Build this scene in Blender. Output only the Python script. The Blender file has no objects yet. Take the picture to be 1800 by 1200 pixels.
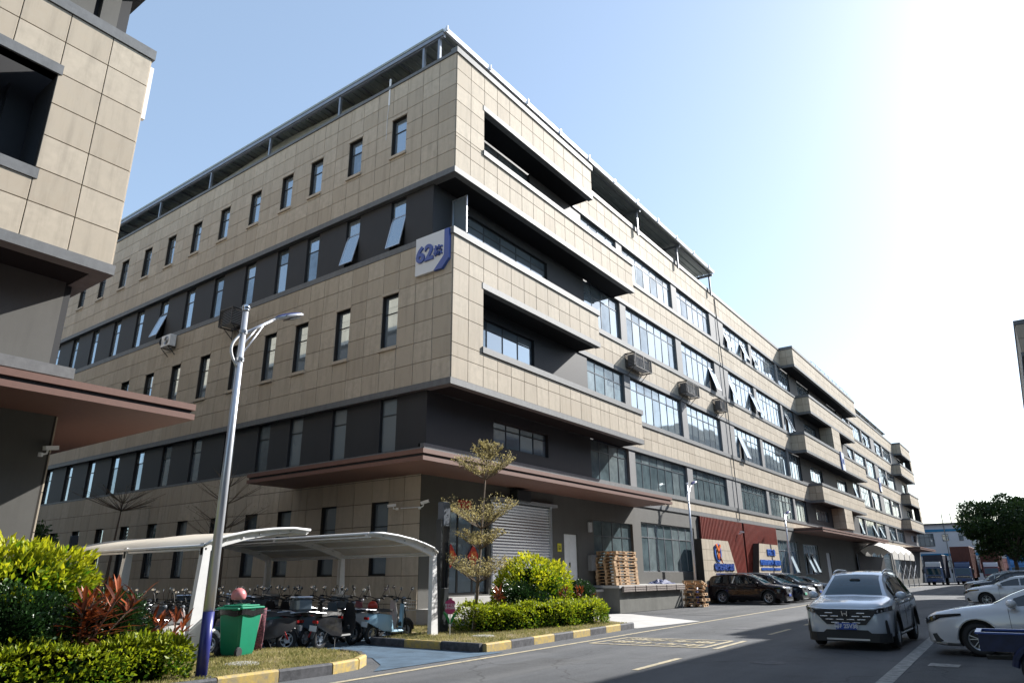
import bpy, math, random
import numpy as np
from mathutils import Vector, Matrix, Euler
random.seed(7)
rng = np.random.default_rng(7)
sc = bpy.context.scene
C = sc.collection
# ------------------------------------------------------------ camera (world X = along the long facade, Y = into the block, Z up)
AZ, PITCH, ROLL = 0.627185622, 0.3272004, -0.0092023
CAM = Vector((-18.1246, -15.8891, 1.62))
def w2u(x, y, z):      # view-aligned axes to the street axes
    s, c = math.sin(AZ), math.cos(AZ)
    return Vector((x*s + y*c, -x*c + y*s, z))
cp, sp, cr, sr = math.cos(PITCH), math.sin(PITCH), math.cos(ROLL), math.sin(ROLL)
cF = w2u(0, cp, sp); cU0 = w2u(0, -sp, cp); cX0 = w2u(1, 0, 0)
cX = cX0*cr + cU0*sr; cU = cU0*cr - cX0*sr
cam = bpy.data.cameras.new('camera'); camo = bpy.data.objects.new('camera', cam); C.objects.link(camo)
cam.sensor_width = 36; cam.lens = 36*1216.5/1800; cam.clip_end = 2000; cam.clip_start = 0.05
M = Matrix((cX, cU, -cF)).transposed().to_4x4(); M.translation = CAM
camo.matrix_world = M
sc.camera = camo
# ------------------------------------------------------------ sky, sun, exposure
SUN = Vector((2.43, -1.0, 1.75)).normalized()
wd = bpy.data.worlds.new('World'); sc.world = wd; wd.use_nodes = True
nt = wd.node_tree; bg = nt.nodes['Background']
sky = nt.nodes.new('ShaderNodeTexSky'); sky.sky_type = 'NISHITA'; sky.sun_disc = False
sky.sun_elevation = math.asin(SUN.z); sky.sun_rotation = math.atan2(SUN.x, SUN.y)
sky.air_density = 1.0; sky.dust_density = .7; sky.ozone_density = 1.0; sky.altitude = 20
wb_ = nt.nodes.new('ShaderNodeMix'); wb_.data_type = 'RGBA'; wb_.blend_type = 'MULTIPLY'; wb_.inputs[0].default_value = 1.; wb_.inputs[7].default_value = (1.0, .985, .97, 1)   # white balance of the whole sky
nt.links.new(sky.outputs[0], wb_.inputs[6]); hz_ = nt.nodes.new('ShaderNodeMix'); hz_.data_type = 'RGBA'; hz_.inputs[0].default_value = .29; hz_.inputs[7].default_value = (2.9, 3.8, 4.8, 1)   # thin even haze over the whole sky
nt.links.new(wb_.outputs[2], hz_.inputs[6]); nt.links.new(hz_.outputs[2], bg.inputs[0]); bg.inputs[1].default_value = 0.118
sl = bpy.data.lights.new('sun', 'SUN'); sl.energy = 5.0; sl.angle = math.radians(0.53); sl.color = (1.0, 0.97, 0.925)
so = bpy.data.objects.new('sun', sl); C.objects.link(so); so.rotation_euler = SUN.to_track_quat('Z', 'Y').to_euler()
so.location = (60, -60, 80)
vs = sc.view_settings; vs.view_transform = 'Standard'; vs.look = 'None'; vs.exposure = 1.05; vs.gamma = 1.0; vs.use_curve_mapping = False
sc.cycles.max_bounces = 6; sc.cycles.diffuse_bounces = 3; sc.cycles.glossy_bounces = 3; sc.cycles.transmission_bounces = 4
sc.cycles.sample_clamp_indirect = 8
# ------------------------------------------------------------ materials
MAT = {}
def mat(name, col, rough=.6, metal=0., spec=.5, var=0., vscale=3., bump=0., bscale=40., tint=None, stain=0., coat=0., ior=None, trans=0., alpha=1., emit=None, vcol2=None, coords='Object', detail=6):
    if name in MAT: return MAT[name]
    m = bpy.data.materials.new(name); m.use_nodes = True; MAT[name] = m
    n, l = m.node_tree.nodes, m.node_tree.links; b = n['Principled BSDF']
    b.inputs['Base Color'].default_value = (*col, 1); b.inputs['Roughness'].default_value = rough
    b.inputs['Metallic'].default_value = metal; b.inputs['Specular IOR Level'].default_value = spec
    if coat: b.inputs['Coat Weight'].default_value = coat; b.inputs['Coat Roughness'].default_value = .04
    if ior: b.inputs['IOR'].default_value = ior
    if trans: b.inputs['Transmission Weight'].default_value = trans
    if alpha < 1: b.inputs['Alpha'].default_value = alpha
    if emit: b.inputs['Emission Color'].default_value = (*emit[0], 1); b.inputs['Emission Strength'].default_value = emit[1]
    cur = None
    geo = n.new('ShaderNodeNewGeometry').outputs['Position']
    def mixin(fac, colB, mode='MIX'):
        nonlocal cur
        x = n.new('ShaderNodeMix'); x.data_type = 'RGBA'; x.blend_type = mode
        if cur is None: x.inputs[6].default_value = (*col, 1)
        else: l.new(cur, x.inputs[6])
        x.inputs[7].default_value = (*colB, 1)
        if hasattr(fac, 'links'): l.new(fac, x.inputs[0])
        else: x.inputs[0].default_value = fac
        cur = x.outputs[2]
    def ramp(sock, a, bb):
        r = n.new('ShaderNodeMapRange'); r.inputs[1].default_value = a; r.inputs[2].default_value = bb
        l.new(sock, r.inputs[0]); return r.outputs[0]
    if tint:
        at = n.new('ShaderNodeAttribute'); at.attribute_name = 'tint'
        mixin(at.outputs['Fac'], tint)
    if var:
        t = n.new('ShaderNodeTexNoise'); t.inputs['Scale'].default_value = vscale; t.inputs['Detail'].default_value = detail; t.inputs['Roughness'].default_value = .65
        l.new(geo, t.inputs['Vector'])
        c2 = vcol2 or tuple(c*(1-var) for c in col)
        mixin(ramp(t.outputs[0], .35, .7), c2)
    if stain:   # vertical run-off streaks
        mp = n.new('ShaderNodeMapping'); mp.inputs['Scale'].default_value = (2.2, 2.2, .22); l.new(geo, mp.inputs[0])
        t = n.new('ShaderNodeTexNoise'); t.inputs['Scale'].default_value = 1.6; t.inputs['Detail'].default_value = 8; t.inputs['Roughness'].default_value = .7; l.new(mp.outputs[0], t.inputs['Vector'])
        g = n.new('ShaderNodeMath'); g.operation = 'MULTIPLY'; g.inputs[1].default_value = stain; l.new(ramp(t.outputs[0], .48, .75), g.inputs[0])
        mixin(g.outputs[0], tuple(c*.45 for c in col))
    if cur is not None: l.new(cur, b.inputs['Base Color'])
    if bump:
        t = n.new('ShaderNodeTexNoise'); t.inputs['Scale'].default_value = bscale; t.inputs['Detail'].default_value = 4; l.new(geo, t.inputs['Vector'])
        bp = n.new('ShaderNodeBump'); bp.inputs['Strength'].default_value = bump; bp.inputs['Distance'].default_value = .02
        l.new(t.outputs[0], bp.inputs['Height']); l.new(bp.outputs[0], b.inputs['Normal'])
    return m
mat('tile', (.525, .455, .358), .7, spec=.15, tint=(.42, .355, .272), var=.18, vscale=4, stain=.5, bump=.06, bscale=120)
mat('joint', (.035, .03, .025), .95)
mat('trim', (.145, .15, .153), .6, var=.25, vscale=6, stain=.4, bump=.1)
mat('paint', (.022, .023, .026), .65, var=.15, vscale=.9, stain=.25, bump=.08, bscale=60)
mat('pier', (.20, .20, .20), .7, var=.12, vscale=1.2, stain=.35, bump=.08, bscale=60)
mat('gf_paint', (.10, .097, .088), .7, var=.15, vscale=1., stain=.3, bump=.08, bscale=60)
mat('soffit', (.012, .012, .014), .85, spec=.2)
mat('frame', (.10, .115, .13), .35, metal=.4)
mat('frame_dark', (.03, .035, .04), .4, metal=.3)
mat('glass', (.42, .50, .56), .035, metal=.7, spec=.8)
mat('glass2', (.30, .37, .42), .05, metal=.6, spec=.8, var=.5, vscale=.7)
mat('glass3', (.40, .46, .50), .03, metal=.65, spec=.8)
mat('glass_pale2', (.28, .34, .35), .14, metal=.3, spec=.7, var=.4, vscale=2., vcol2=(.16, .20, .21))
mat('glass_pale', (.20, .27, .29), .10, metal=.4, spec=.8, var=.5, vscale=1.3, vcol2=(.09, .125, .14))
mat('brown', (.165, .083, .062), .55, var=.15, vscale=8)
mat('steel', (.30, .32, .35), .35, metal=.6, var=.2, vscale=3)
mat('sheet_metal', (.34, .38, .36), .5, metal=.2, var=.2, vscale=2)
mat('gutter', (.75, .76, .78), .3, metal=.5)
mat('white_paint', (.78, .78, .77), .4, var=.1, vscale=5)
mat('black', (.018, .018, .02), .5)
mat('rubber', (.022, .022, .023), .8)
mat('chrome', (.75, .76, .78), .15, metal=1.)
mat('alu', (.55, .57, .6), .3, metal=.8)
mat('sign_white', (.62, .64, .66), .35)
mat('sign_blue', (.035, .085, .33), .35)
mat('sign_blue2', (.03, .13, .5), .4)
mat('orange', (.75, .17, .04), .4)
mat('red', (.55, .03, .025), .5)
mat('red_slat', (.24, .045, .03), .45, var=.3, vscale=2)
mat('concrete', (.36, .355, .34), .85, var=.25, vscale=1.5, bump=.15, bscale=50, stain=.15)
mat('concrete_dark', (.15, .15, .135), .85, var=.3, vscale=1.2, bump=.15, stain=.4)
mat('wood', (.60, .40, .23), .7, var=.3, vscale=12, tint=(.42, .25, .12))
mat('membrane', (.62, .56, .46), .6, var=.12, vscale=2)
# ------------------------------------------------------------ builders
class MB:
    def __init__(s): s.v = []; s.f = []; s.m = []; s.t = []
    def add(s, vs, fs, mi=0, t=0.):
        o = len(s.v); s.v += [tuple(p) for p in vs]
        for f in fs: s.f.append(tuple(i+o for i in f)); s.m.append(mi); s.t.append(t)
        return s
    def box(s, x0, x1, y0, y1, z0, z1, mi=0, t=0.):
        return s.add([(x0,y0,z0),(x1,y0,z0),(x1,y1,z0),(x0,y1,z0),(x0,y0,z1),(x1,y0,z1),(x1,y1,z1),(x0,y1,z1)],
                     [(0,3,2,1),(4,5,6,7),(0,1,5,4),(1,2,6,5),(2,3,7,6),(3,0,4,7)], mi, t)
    def bbox(s, x0, x1, y0, y1, z0, z1, b=.01, mi=0, t=0.):   # box with chamfered edges (8-corner cut in plan and height)
        vs = []
        for z, i in ((z0, b), (z0+b, 0), (z1-b, 0), (z1, b)):
            vs += [(x0+b+i*0 if 0 else x0+i+ (b if i==0 else b), y0+i, z)] and [(x0+i+b, y0+i, z), (x1-i-b, y0+i, z), (x1-i, y0+i+b, z), (x1-i, y1-i-b, z), (x1-i-b, y1-i, z), (x0+i+b, y1-i, z), (x0+i, y1-i-b, z), (x0+i, y0+i+b, z)]
        fs = [tuple(range(7, -1, -1)), tuple(range(24, 32))]
        for k in range(3):
            for j in range(8): a, c = k*8+j, k*8+(j+1) % 8; fs.append((a, c, c+8, a+8))
        return s.add(vs, fs, mi, t)
    def bar(s, p0, p1, w, h, mi=0, t=0., up=(0, 0, 1)):
        p0, p1 = Vector(p0), Vector(p1); d = (p1-p0).normalized(); up = Vector(up)
        if abs(d.dot(up)) > .98: up = Vector((1, 0, 0))
        a = d.cross(up).normalized()*(w/2); b = a.cross(d).normalized()*(h/2)
        vs = [p0-a-b, p0+a-b, p0+a+b, p0-a+b, p1-a-b, p1+a-b, p1+a+b, p1-a+b]
        return s.add(vs, [(0,1,2,3),(7,6,5,4),(0,4,5,1),(1,5,6,2),(2,6,7,3),(3,7,4,0)], mi, t)
    def tube(s, pts, r, n=8, mi=0, caps=True, t=0.):
        pts = [Vector(p) for p in pts]; k = len(pts)
        rs = r if isinstance(r, (list, tuple)) else [r]*k
        o = len(s.v); ref = None
        for i, p in enumerate(pts):
            d = (pts[min(i+1, k-1)]-pts[max(i-1, 0)])
            d = d.normalized() if d.length > 1e-9 else Vector((0, 0, 1))
            if ref is None: ref = Vector((1, 0, 0)) if abs(d.x) < .9 else Vector((0, 1, 0))
            a = (ref-d*ref.dot(d)).normalized(); b = d.cross(a); ref = a
            for j in range(n):
                q = 2*math.pi*j/n; s.v.append(tuple(p+(a*math.cos(q)+b*math.sin(q))*rs[i]))
        for i in range(k-1):
            for j in range(n):
                a, b = o+i*n+j, o+i*n+(j+1) % n; s.f.append((a, b, b+n, a+n)); s.m.append(mi); s.t.append(t)
        if caps:
            s.f.append(tuple(o+j for j in range(n-1, -1, -1))); s.m.append(mi); s.t.append(t)
            s.f.append(tuple(o+(k-1)*n+j for j in range(n))); s.m.append(mi); s.t.append(t)
        return s
    def lathe(s, prof, n=16, c=(0, 0, 0), axis=(0, 0, 1), mi=0, t=0.):
        ax = Vector(axis).normalized(); ref = Vector((1, 0, 0)) if abs(ax.x) < .9 else Vector((0, 1, 0))
        a = (ref-ax*ref.dot(ax)).normalized(); b = ax.cross(a); c = Vector(c); o = len(s.v)
        for r, h in prof:
            for j in range(n):
                q = 2*math.pi*j/n; s.v.append(tuple(c+ax*h+(a*math.cos(q)+b*math.sin(q))*r))
        for i in range(len(prof)-1):
            for j in range(n):
                x, y = o+i*n+j, o+i*n+(j+1) % n; s.f.append((x, y, y+n, x+n)); s.m.append(mi); s.t.append(t)
        return s
    def prism(s, poly, fn, d0, d1, mi=0, t=0.):   # poly of (a, b); fn(a, b, d) -> xyz; extruded d0..d1
        k = len(poly); vs = [fn(a, b, d0) for a, b in poly]+[fn(a, b, d1) for a, b in poly]
        fs = [tuple(range(k-1, -1, -1)), tuple(range(k, 2*k))]+[(i, (i+1) % k, (i+1) % k+k, i+k) for i in range(k)]
        return s.add(vs, fs, mi, t)
    def ellipsoid(s, c, r, nu=12, nv=8, mi=0, t=0., rot=None):
        o = len(s.v); c = Vector(c)
        for i in range(nv+1):
            ph = math.pi*i/nv
            for j in range(nu):
                q = 2*math.pi*j/nu
                p = Vector((r[0]*math.sin(ph)*math.cos(q), r[1]*math.sin(ph)*math.sin(q), -r[2]*math.cos(ph)))
                if rot: p = rot @ p
                s.v.append(tuple(c+p))
        for i in range(nv):
            for j in range(nu):
                a, b = o+i*nu+j, o+i*nu+(j+1) % nu; s.f.append((a, b, b+nu, a+nu)); s.m.append(mi); s.t.append(t)
        return s
    def mesh(s, name, mats, smooth=False, tint=False):
        me = bpy.data.meshes.new(name); me.from_pydata(s.v, [], s.f)
        for m in ([mats] if isinstance(mats, str) else mats): me.materials.append(MAT[m])
        me.polygons.foreach_set('material_index', s.m)
        if smooth: me.polygons.foreach_set('use_smooth', [True]*len(s.f))
        if tint:
            at = me.attributes.new('tint', 'FLOAT', 'FACE'); at.data.foreach_set('value', s.t)
        me.update(); return me
    def obj(s, name, mats, parent=None, smooth=False, tint=False, local=False):
        me = s.mesh(name, mats, smooth, tint)
        if smooth == 'auto': me.set_sharp_from_angle(angle=math.radians(35))
        return link(name, me, parent, local)
def link(name, me, parent=None, local=False, loc=None):
    o = bpy.data.objects.new(name, me); C.objects.link(o)
    if loc is not None: o.location = loc
    if parent is not None:
        o.parent = parent
        if not local and parent.type == 'EMPTY': o.matrix_parent_inverse = parent.matrix_basis.inverted()
    return o
def tag(o, label=None, cat=None, group=None, kind=None):
    if label: o['label'] = label
    if cat: o['category'] = cat
    if group: o['group'] = group
    if kind: o['kind'] = kind
    return o
def thing(name, label, cat, loc=(0, 0, 0), rz=0., group=None):
    o = bpy.data.objects.new(name, None); C.objects.link(o); o.empty_display_size = .2
    o.location = loc; o.rotation_euler = (0, 0, rz)
    return tag(o, label, cat, group)
def copy_tree(o, parent=None):
    c = o.copy(); C.objects.link(c); c.parent = parent
    if parent is not None: c.matrix_parent_inverse = o.matrix_parent_inverse
    for ch in list(o.children): copy_tree(ch, c)
    return c
def sharp(o, deg=35):
    o.data.polygons.foreach_set('use_smooth', [True]*len(o.data.polygons)); o.data.set_sharp_from_angle(angle=math.radians(deg)); return o
def text_mesh(name, body, size, depth, m, xf, parent, bold=0.):
    cu = bpy.data.curves.new(name, 'FONT'); cu.body = body; cu.size = size; cu.extrude = depth; cu.offset = bold
    cu.align_x = 'CENTER'; cu.align_y = 'CENTER'; cu.resolution_u = 3
    ob = bpy.data.objects.new(name+'_tmp', cu); C.objects.link(ob)
    dg = bpy.context.evaluated_depsgraph_get(); me = bpy.data.meshes.new_from_object(ob.evaluated_get(dg))
    bpy.data.objects.remove(ob); bpy.data.curves.remove(cu)
    me.transform(xf); me.materials.clear(); me.materials.append(MAT[m])
    return link(name, me, parent)
def axes_mat(x, y, z, loc):
    m = Matrix((Vector(x), Vector(y), Vector(z))).transposed().to_4x4(); m.translation = Vector(loc); return m
# ============================================================ buildings
def clip(cell, holes):
    out = [cell]
    for h in holes:
        nx = []
        for a0, a1, z0, z1 in out:
            if h[1] <= a0+.01 or h[0] >= a1-.01 or h[3] <= z0+.01 or h[2] >= z1-.01: nx.append((a0, a1, z0, z1)); continue
            if z1 > h[3]: nx.append((a0, a1, h[3], z1))
            if z0 < h[2]: nx.append((a0, a1, z0, h[2]))
            zz0, zz1 = max(z0, h[2]), min(z1, h[3])
            if a0 < h[0]: nx.append((a0, h[0], zz0, zz1))
            if a1 > h[1]: nx.append((h[1], a1, zz0, zz1))
        out = nx
    return [c for c in out if c[1]-c[0] > .06 and c[3]-c[2] > .05]
def cuts(a, b, step):
    n = max(1, round((b-a)/step)); return [a+(b-a)*i/n for i in range(n+1)]
class Cladding:
    """flat tiles on wall faces; face = (axis, position, outward sign)"""
    def __init__(s, B): s.B = B; s.t = []; s.back = MB()
    def face(s, axis, pos, sg, ac, zc, holes=()):
        a0, a1, z0, z1 = ac[0], ac[-1], zc[0], zc[-1]
        for i in range(len(ac)-1):
            for j in range(len(zc)-1):
                for c in clip((ac[i], ac[i+1], zc[j], zc[j+1]), holes): s.t.append((axis, pos, sg, c))
        s.backing(axis, pos, sg, clip((a0, a1, z0, z1), holes), .12)
    def backing(s, axis, pos, sg, cells, th):
        for a0, a1, z0, z1 in cells:
            p0, p1 = sorted((pos+sg*-.004, pos-sg*th))
            if axis == 'x': s.back.box(p0, p1, a0+.006, a1, z0, z1)
            else: s.back.box(a0, a1, p0, p1, z0, z1)
    def corner(s, t):
        axis, pos, sg, (a0, a1, z0, z1) = t
        return Vector((pos, (a0+a1)/2, (z0+z1)/2)) if axis == 'x' else Vector(((a0+a1)/2, pos, (z0+z1)/2))
    def score(s, t):
        c = s.corner(t); d = c-CAM; z = d.dot(cF)
        if z < .5: return 0
        x, y = d.dot(cX)/z, d.dot(cU)/z
        if abs(x) > .75 or abs(y) > .51: return 0
        n = Vector((t[2], 0, 0)) if t[0] == 'x' else Vector((0, t[2], 0))
        return max(0, -d.normalized().dot(n))*(t[3][1]-t[3][0])*(t[3][3]-t[3][2])/d.length_squared
    def geo(s, mb, axis, sg, w, h, c=(0, 0, 0), tint=0.):
        g, b, th = .009, .006, .028; hw, hh = w/2-g, h/2-g; cx, cy, cz = c
        ring = [(-hw, -hh), (hw, -hh), (hw, hh), (-hw, hh)]; ins = [(-hw+b, -hh+b), (hw-b, -hh+b), (hw-b, hh-b), (-hw+b, hh-b)]
        P = lambda a, z, d: (cx+sg*d, cy+a, cz+z) if axis == 'x' else (cx+a, cy+sg*d, cz+z)
        vs = [P(a, z, -.003) for a, z in ring]+[P(a, z, th-b) for a, z in ring]+[P(a, z, th) for a, z in ins]
        fs = [(8, 9, 10, 11)]+[(i, (i+1) % 4, (i+1) % 4+4, i+4) for i in range(4)]+[(i+4, (i+1) % 4+4, (i+1) % 4+8, i+8) for i in range(4)]
        if (axis == 'x') == (sg < 0): fs = [f[::-1] for f in fs]
        mb.add(vs, fs, 0, tint)
    def build(s, nmax=300):
        s.back.obj('tile_backing', 'joint', s.B)
        order = sorted(range(len(s.t)), key=lambda i: -s.score(s.t[i]))
        cache = {}; rest = MB()
        for k, i in enumerate(order):
            t = s.t[i]; axis, pos, sg, (a0, a1, z0, z1) = t; ti = random.choice((0, .2, .4, .6, .8, 1.))
            if k < nmax and s.score(t) > 0:
                key = (axis, sg, round(a1-a0, 2), round(z1-z0, 2), ti)
                if key not in cache:
                    mb = MB(); s.geo(mb, axis, sg, a1-a0, z1-z0, tint=ti); cache[key] = mb.mesh('tile', 'tile', tint=True)
                o = link('tile', cache[key], s.B, loc=s.corner(t))
                r = .0012
                o.rotation_euler = (random.uniform(-r, r), random.uniform(-r, r), random.uniform(-r, r))
            else: s.geo(rest, axis, sg, a1-a0, z1-z0, s.corner(t), ti)
        if rest.v: tag(rest.obj('small_tiles', 'tile', s.B, tint=True), kind='stuff')
PANE = {}
def pane(axis, sg, pos, a0, a1, z0, z1, m, parent, tilt=.006):
    m = random.choice(('glass', 'glass', 'glass', 'glass2', 'glass3')) if m == 'glass' else random.choice(('glass_pale', 'glass_pale', 'glass_pale2')) if m == 'glass_pale' else m
    w, h = a1-a0, z1-z0; key = (axis, round(w, 2), round(h, 2), m)
    if key not in PANE:
        mb = MB()
        if axis == 'x': mb.box(-.004, .004, -w/2, w/2, -h/2, h/2)
        else: mb.box(-w/2, w/2, -.004, .004, -h/2, h/2)
        PANE[key] = mb.mesh('pane', m)
    c = Vector((pos, (a0+a1)/2, (z0+z1)/2)) if axis == 'x' else Vector(((a0+a1)/2, pos, (z0+z1)/2))
    o = link('pane', PANE[key], parent, loc=c)
    a, b = random.gauss(0, tilt*.6), random.gauss(0, tilt)
    o.rotation_euler = (0, a, b) if axis == 'x' else (a, 0, b)
    return o
def window(B, axis, sg, pos, a0, a1, z0, z1, n, tr=.27, m='glass', single=True, fm='frame', sill=None, fw=.05, opens=(), name='window'):
    """pos = outer face of frame; sg = outward sign"""
    f = MB(); d0, d1 = sorted((pos, pos-sg*.09)); pg = pos-sg*.022
    def bx(b0, b1, y0, y1, e=0.):
        q0, q1 = (d0-e, d1) if sg < 0 else (d0, d1+e)
        if axis == 'x': f.box(q0, q1, b0, b1, y0, y1)
        else: f.box(b0, b1, q0, q1, y0, y1)
    zt = z1-(z1-z0)*tr if tr else z1
    bx(a0, a1, z0, z0+fw); bx(a0, a1, z1-fw, z1); bx(a0, a0+fw, z0+fw, z1-fw); bx(a1-fw, a1, z0+fw, z1-fw)
    cs = [a0+(a1-a0)*i/n for i in range(n+1)]
    for c in cs[1:-1]: bx(c-fw*.45, c+fw*.45, z0+fw, z1-fw, .004)
    if tr: bx(a0+fw, a1-fw, zt-fw*.45, zt+fw*.45, .008)
    W = f.obj(name, fm, B)
    rows = [(z0+fw, zt), (zt, z1-fw)] if tr else [(z0+fw, z1-fw)]
    gl = MB()
    for i in range(n):
        for j, (y0, y1) in enumerate(rows):
            if i in opens and j == 0: continue
            if single: pane(axis, sg, pg, cs[i], cs[i+1], y0, y1, m, W)
            else:
                t1, t2 = random.gauss(0, .005), random.gauss(0, .005)
                p = [(cs[i], y0), (cs[i+1], y0), (cs[i+1], y1), (cs[i], y1)]
                k = -1 if sg < 0 else 1
                off = [(a-cs[i])*t1+(y-y0)*t2 for a, y in p]
                vs = [(pg+k*o, a, y) if axis == 'x' else (a, pg+k*o, y) for (a, y), o in zip(p, off)]
                vs += [(pg+k*o-k*.01, a, y) if axis == 'x' else (a, pg+k*o-k*.01, y) for (a, y), o in zip(p, off)]
                gl.add(vs, [(0,1,2,3),(7,6,5,4),(0,4,5,1),(1,5,6,2),(2,6,7,3),(3,7,4,0)])
    if gl.v: gl.obj('glazing', m, W)
    for i in opens:   # top-hung sash pushed outward
        h = zt-z0-fw; ang = random.uniform(.22, .36)
        s_, c_ = math.sin(ang), math.cos(ang)
        fn = (lambda a, y, d: (pos+sg*(s_*(-y)+c_*d), a, zt+c_*y+s_*d)) if axis == 'x' else (lambda a, y, d: (a, pos+sg*(s_*(-y)+c_*d), zt+c_*y+s_*d))
        b0, b1 = cs[i]+.03, cs[i+1]-.03; q = MB()
        for P in ([(b0, 0), (b1, 0), (b1, -.05), (b0, -.05)], [(b0, -h+.05), (b1, -h+.05), (b1, -h), (b0, -h)], [(b0, -.05), (b0+.05, -.05), (b0+.05, -h+.05), (b0, -h+.05)], [(b1-.05, -.05), (b1, -.05), (b1, -h+.05), (b1-.05, -h+.05)]):
            q.prism(P, fn, -.02, .02)
        S = q.obj('open_sash', 'alu', W)
        MB().prism([(b0+.05, -.05), (b1-.05, -.05), (b1-.05, -h+.05), (b0+.05, -h+.05)], fn, -.005, .005).obj('pane', m, S)
    if sill: sill(W)
    return W

# ---------------------------------------------------------------- the long five-storey block
MBL = thing('factory_building', 'long five-storey beige tiled factory block with dark window bands and brown canopies', 'building', (0, 0, 0))
LEN, DEP = 129.3, 46.0
WC = [3.27, 6.1, 8.87, 11.15, 13.8, 16.6, 19.36, 22.1, 24.83, 27.65, 30.5, 33.3, 36.1, 38.9, 41.7]   # slit windows along the short face
core = MB()
core.box(.5, LEN-.3, 1.52, DEP, 0, 22.4)
core.obj('wall_core', 'paint', MBL)
cl = Cladding(MBL); trim = MB(); coping = MB(); paint = MB(); pier = MB(); soff = MB()
HW = .44
def win_cols(v0):
    c = [v0]; first = WC[0]-HW
    c += cuts(v0, first, .94)[1:]
    for i, w in enumerate(WC):
        c.append(w+HW)
        nxt = WC[i+1]-HW if i+1 < len(WC) else DEP
        c += cuts(w+HW, nxt, .94)[1:]
    return c
# short face (towards the alley)
for v0, zs, wz in ((0, [17.2, 18.02, 18.81, 19.6, 20.39, 21.18, 21.98, 22.77], (19.05, 20.95)),
                   (0, [8.44, 9.26, 10.08, 10.9, 11.73, 12.55, 13.38, 14.2], (10.2, 12.45)),
                   (1.27, [.1, .76, 1.68, 2.53, 3.4, 4.22, 5.05, 5.96], (1.72, 4.24))):
    holes = [(w-HW, w+HW, *wz) for w in WC]
    cl.face('x', 0, -1, win_cols(v0), zs, holes)
    for a0, a1, z0, z1 in clip((v0+.12, DEP, zs[0], zs[-1]), holes):   # wall behind the tiles
        paint.box(.11, .51, a0, a1, z0, z1)
for w in WC:
    near = w < 34
    for wz in ((19.05, 20.95), (10.2, 12.45), (1.72, 4.24)):
        def sill(W, w=w, wz=wz):
            if wz[0] > 5:
                MB().box(-.10, .12, w-HW-.06, w+HW+.06, wz[0]-.13, wz[0]-.002).obj('sill', 'tile', W, tint=True)
                MB().box(-.06, .12, w-HW-.05, w+HW+.05, wz[1]+.002, wz[1]+.10).obj('lintel', 'tile', W, tint=True)
        window(MBL, 'x', -1, .14, w-HW+.01, w+HW-.01, wz[0], wz[1], 1, .34, 'glass', near, 'frame_dark', sill, .045)
    for k, wz in enumerate(((14.5, 16.9), (6.1, 8.2))):
        op = (0,) if (k == 0 and WC.index(w) in (0, 1, 7)) else ()
        window(MBL, 'x', -1, .27, w-HW, w+HW, wz[0], wz[1], 1, .32, 'glass', near, 'frame_dark', None, .045, opens=op)
for z0, z1, wz in ((14.3, 17.1, (14.5, 16.9)), (5.98, 8.35, (6.1, 8.2))):
    for a0, a1, y0, y1 in clip((1.277, DEP, z0, z1), [(w-HW, w+HW, *wz) for w in WC]): paint.box(.17, .51, a0, a1, y0, y1)
for z0, z1, v0 in ((16.95, 17.2, -.05), (8.2, 8.44, -.05), (14.2, 14.46, -.05), (22.77, 23.05, -.07)):
    (coping if z0 > 20 or 14 < z0 < 15 else trim).box(-.05 if z0 < 20 else -.08, .32, .25 if z0 in (16.95, 8.2) else .28, DEP, z0, z1 if z0 < 20 else z1-.13)
trim.box(-.03, .3, 1.24, DEP, 5.96, 6.06)
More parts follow.
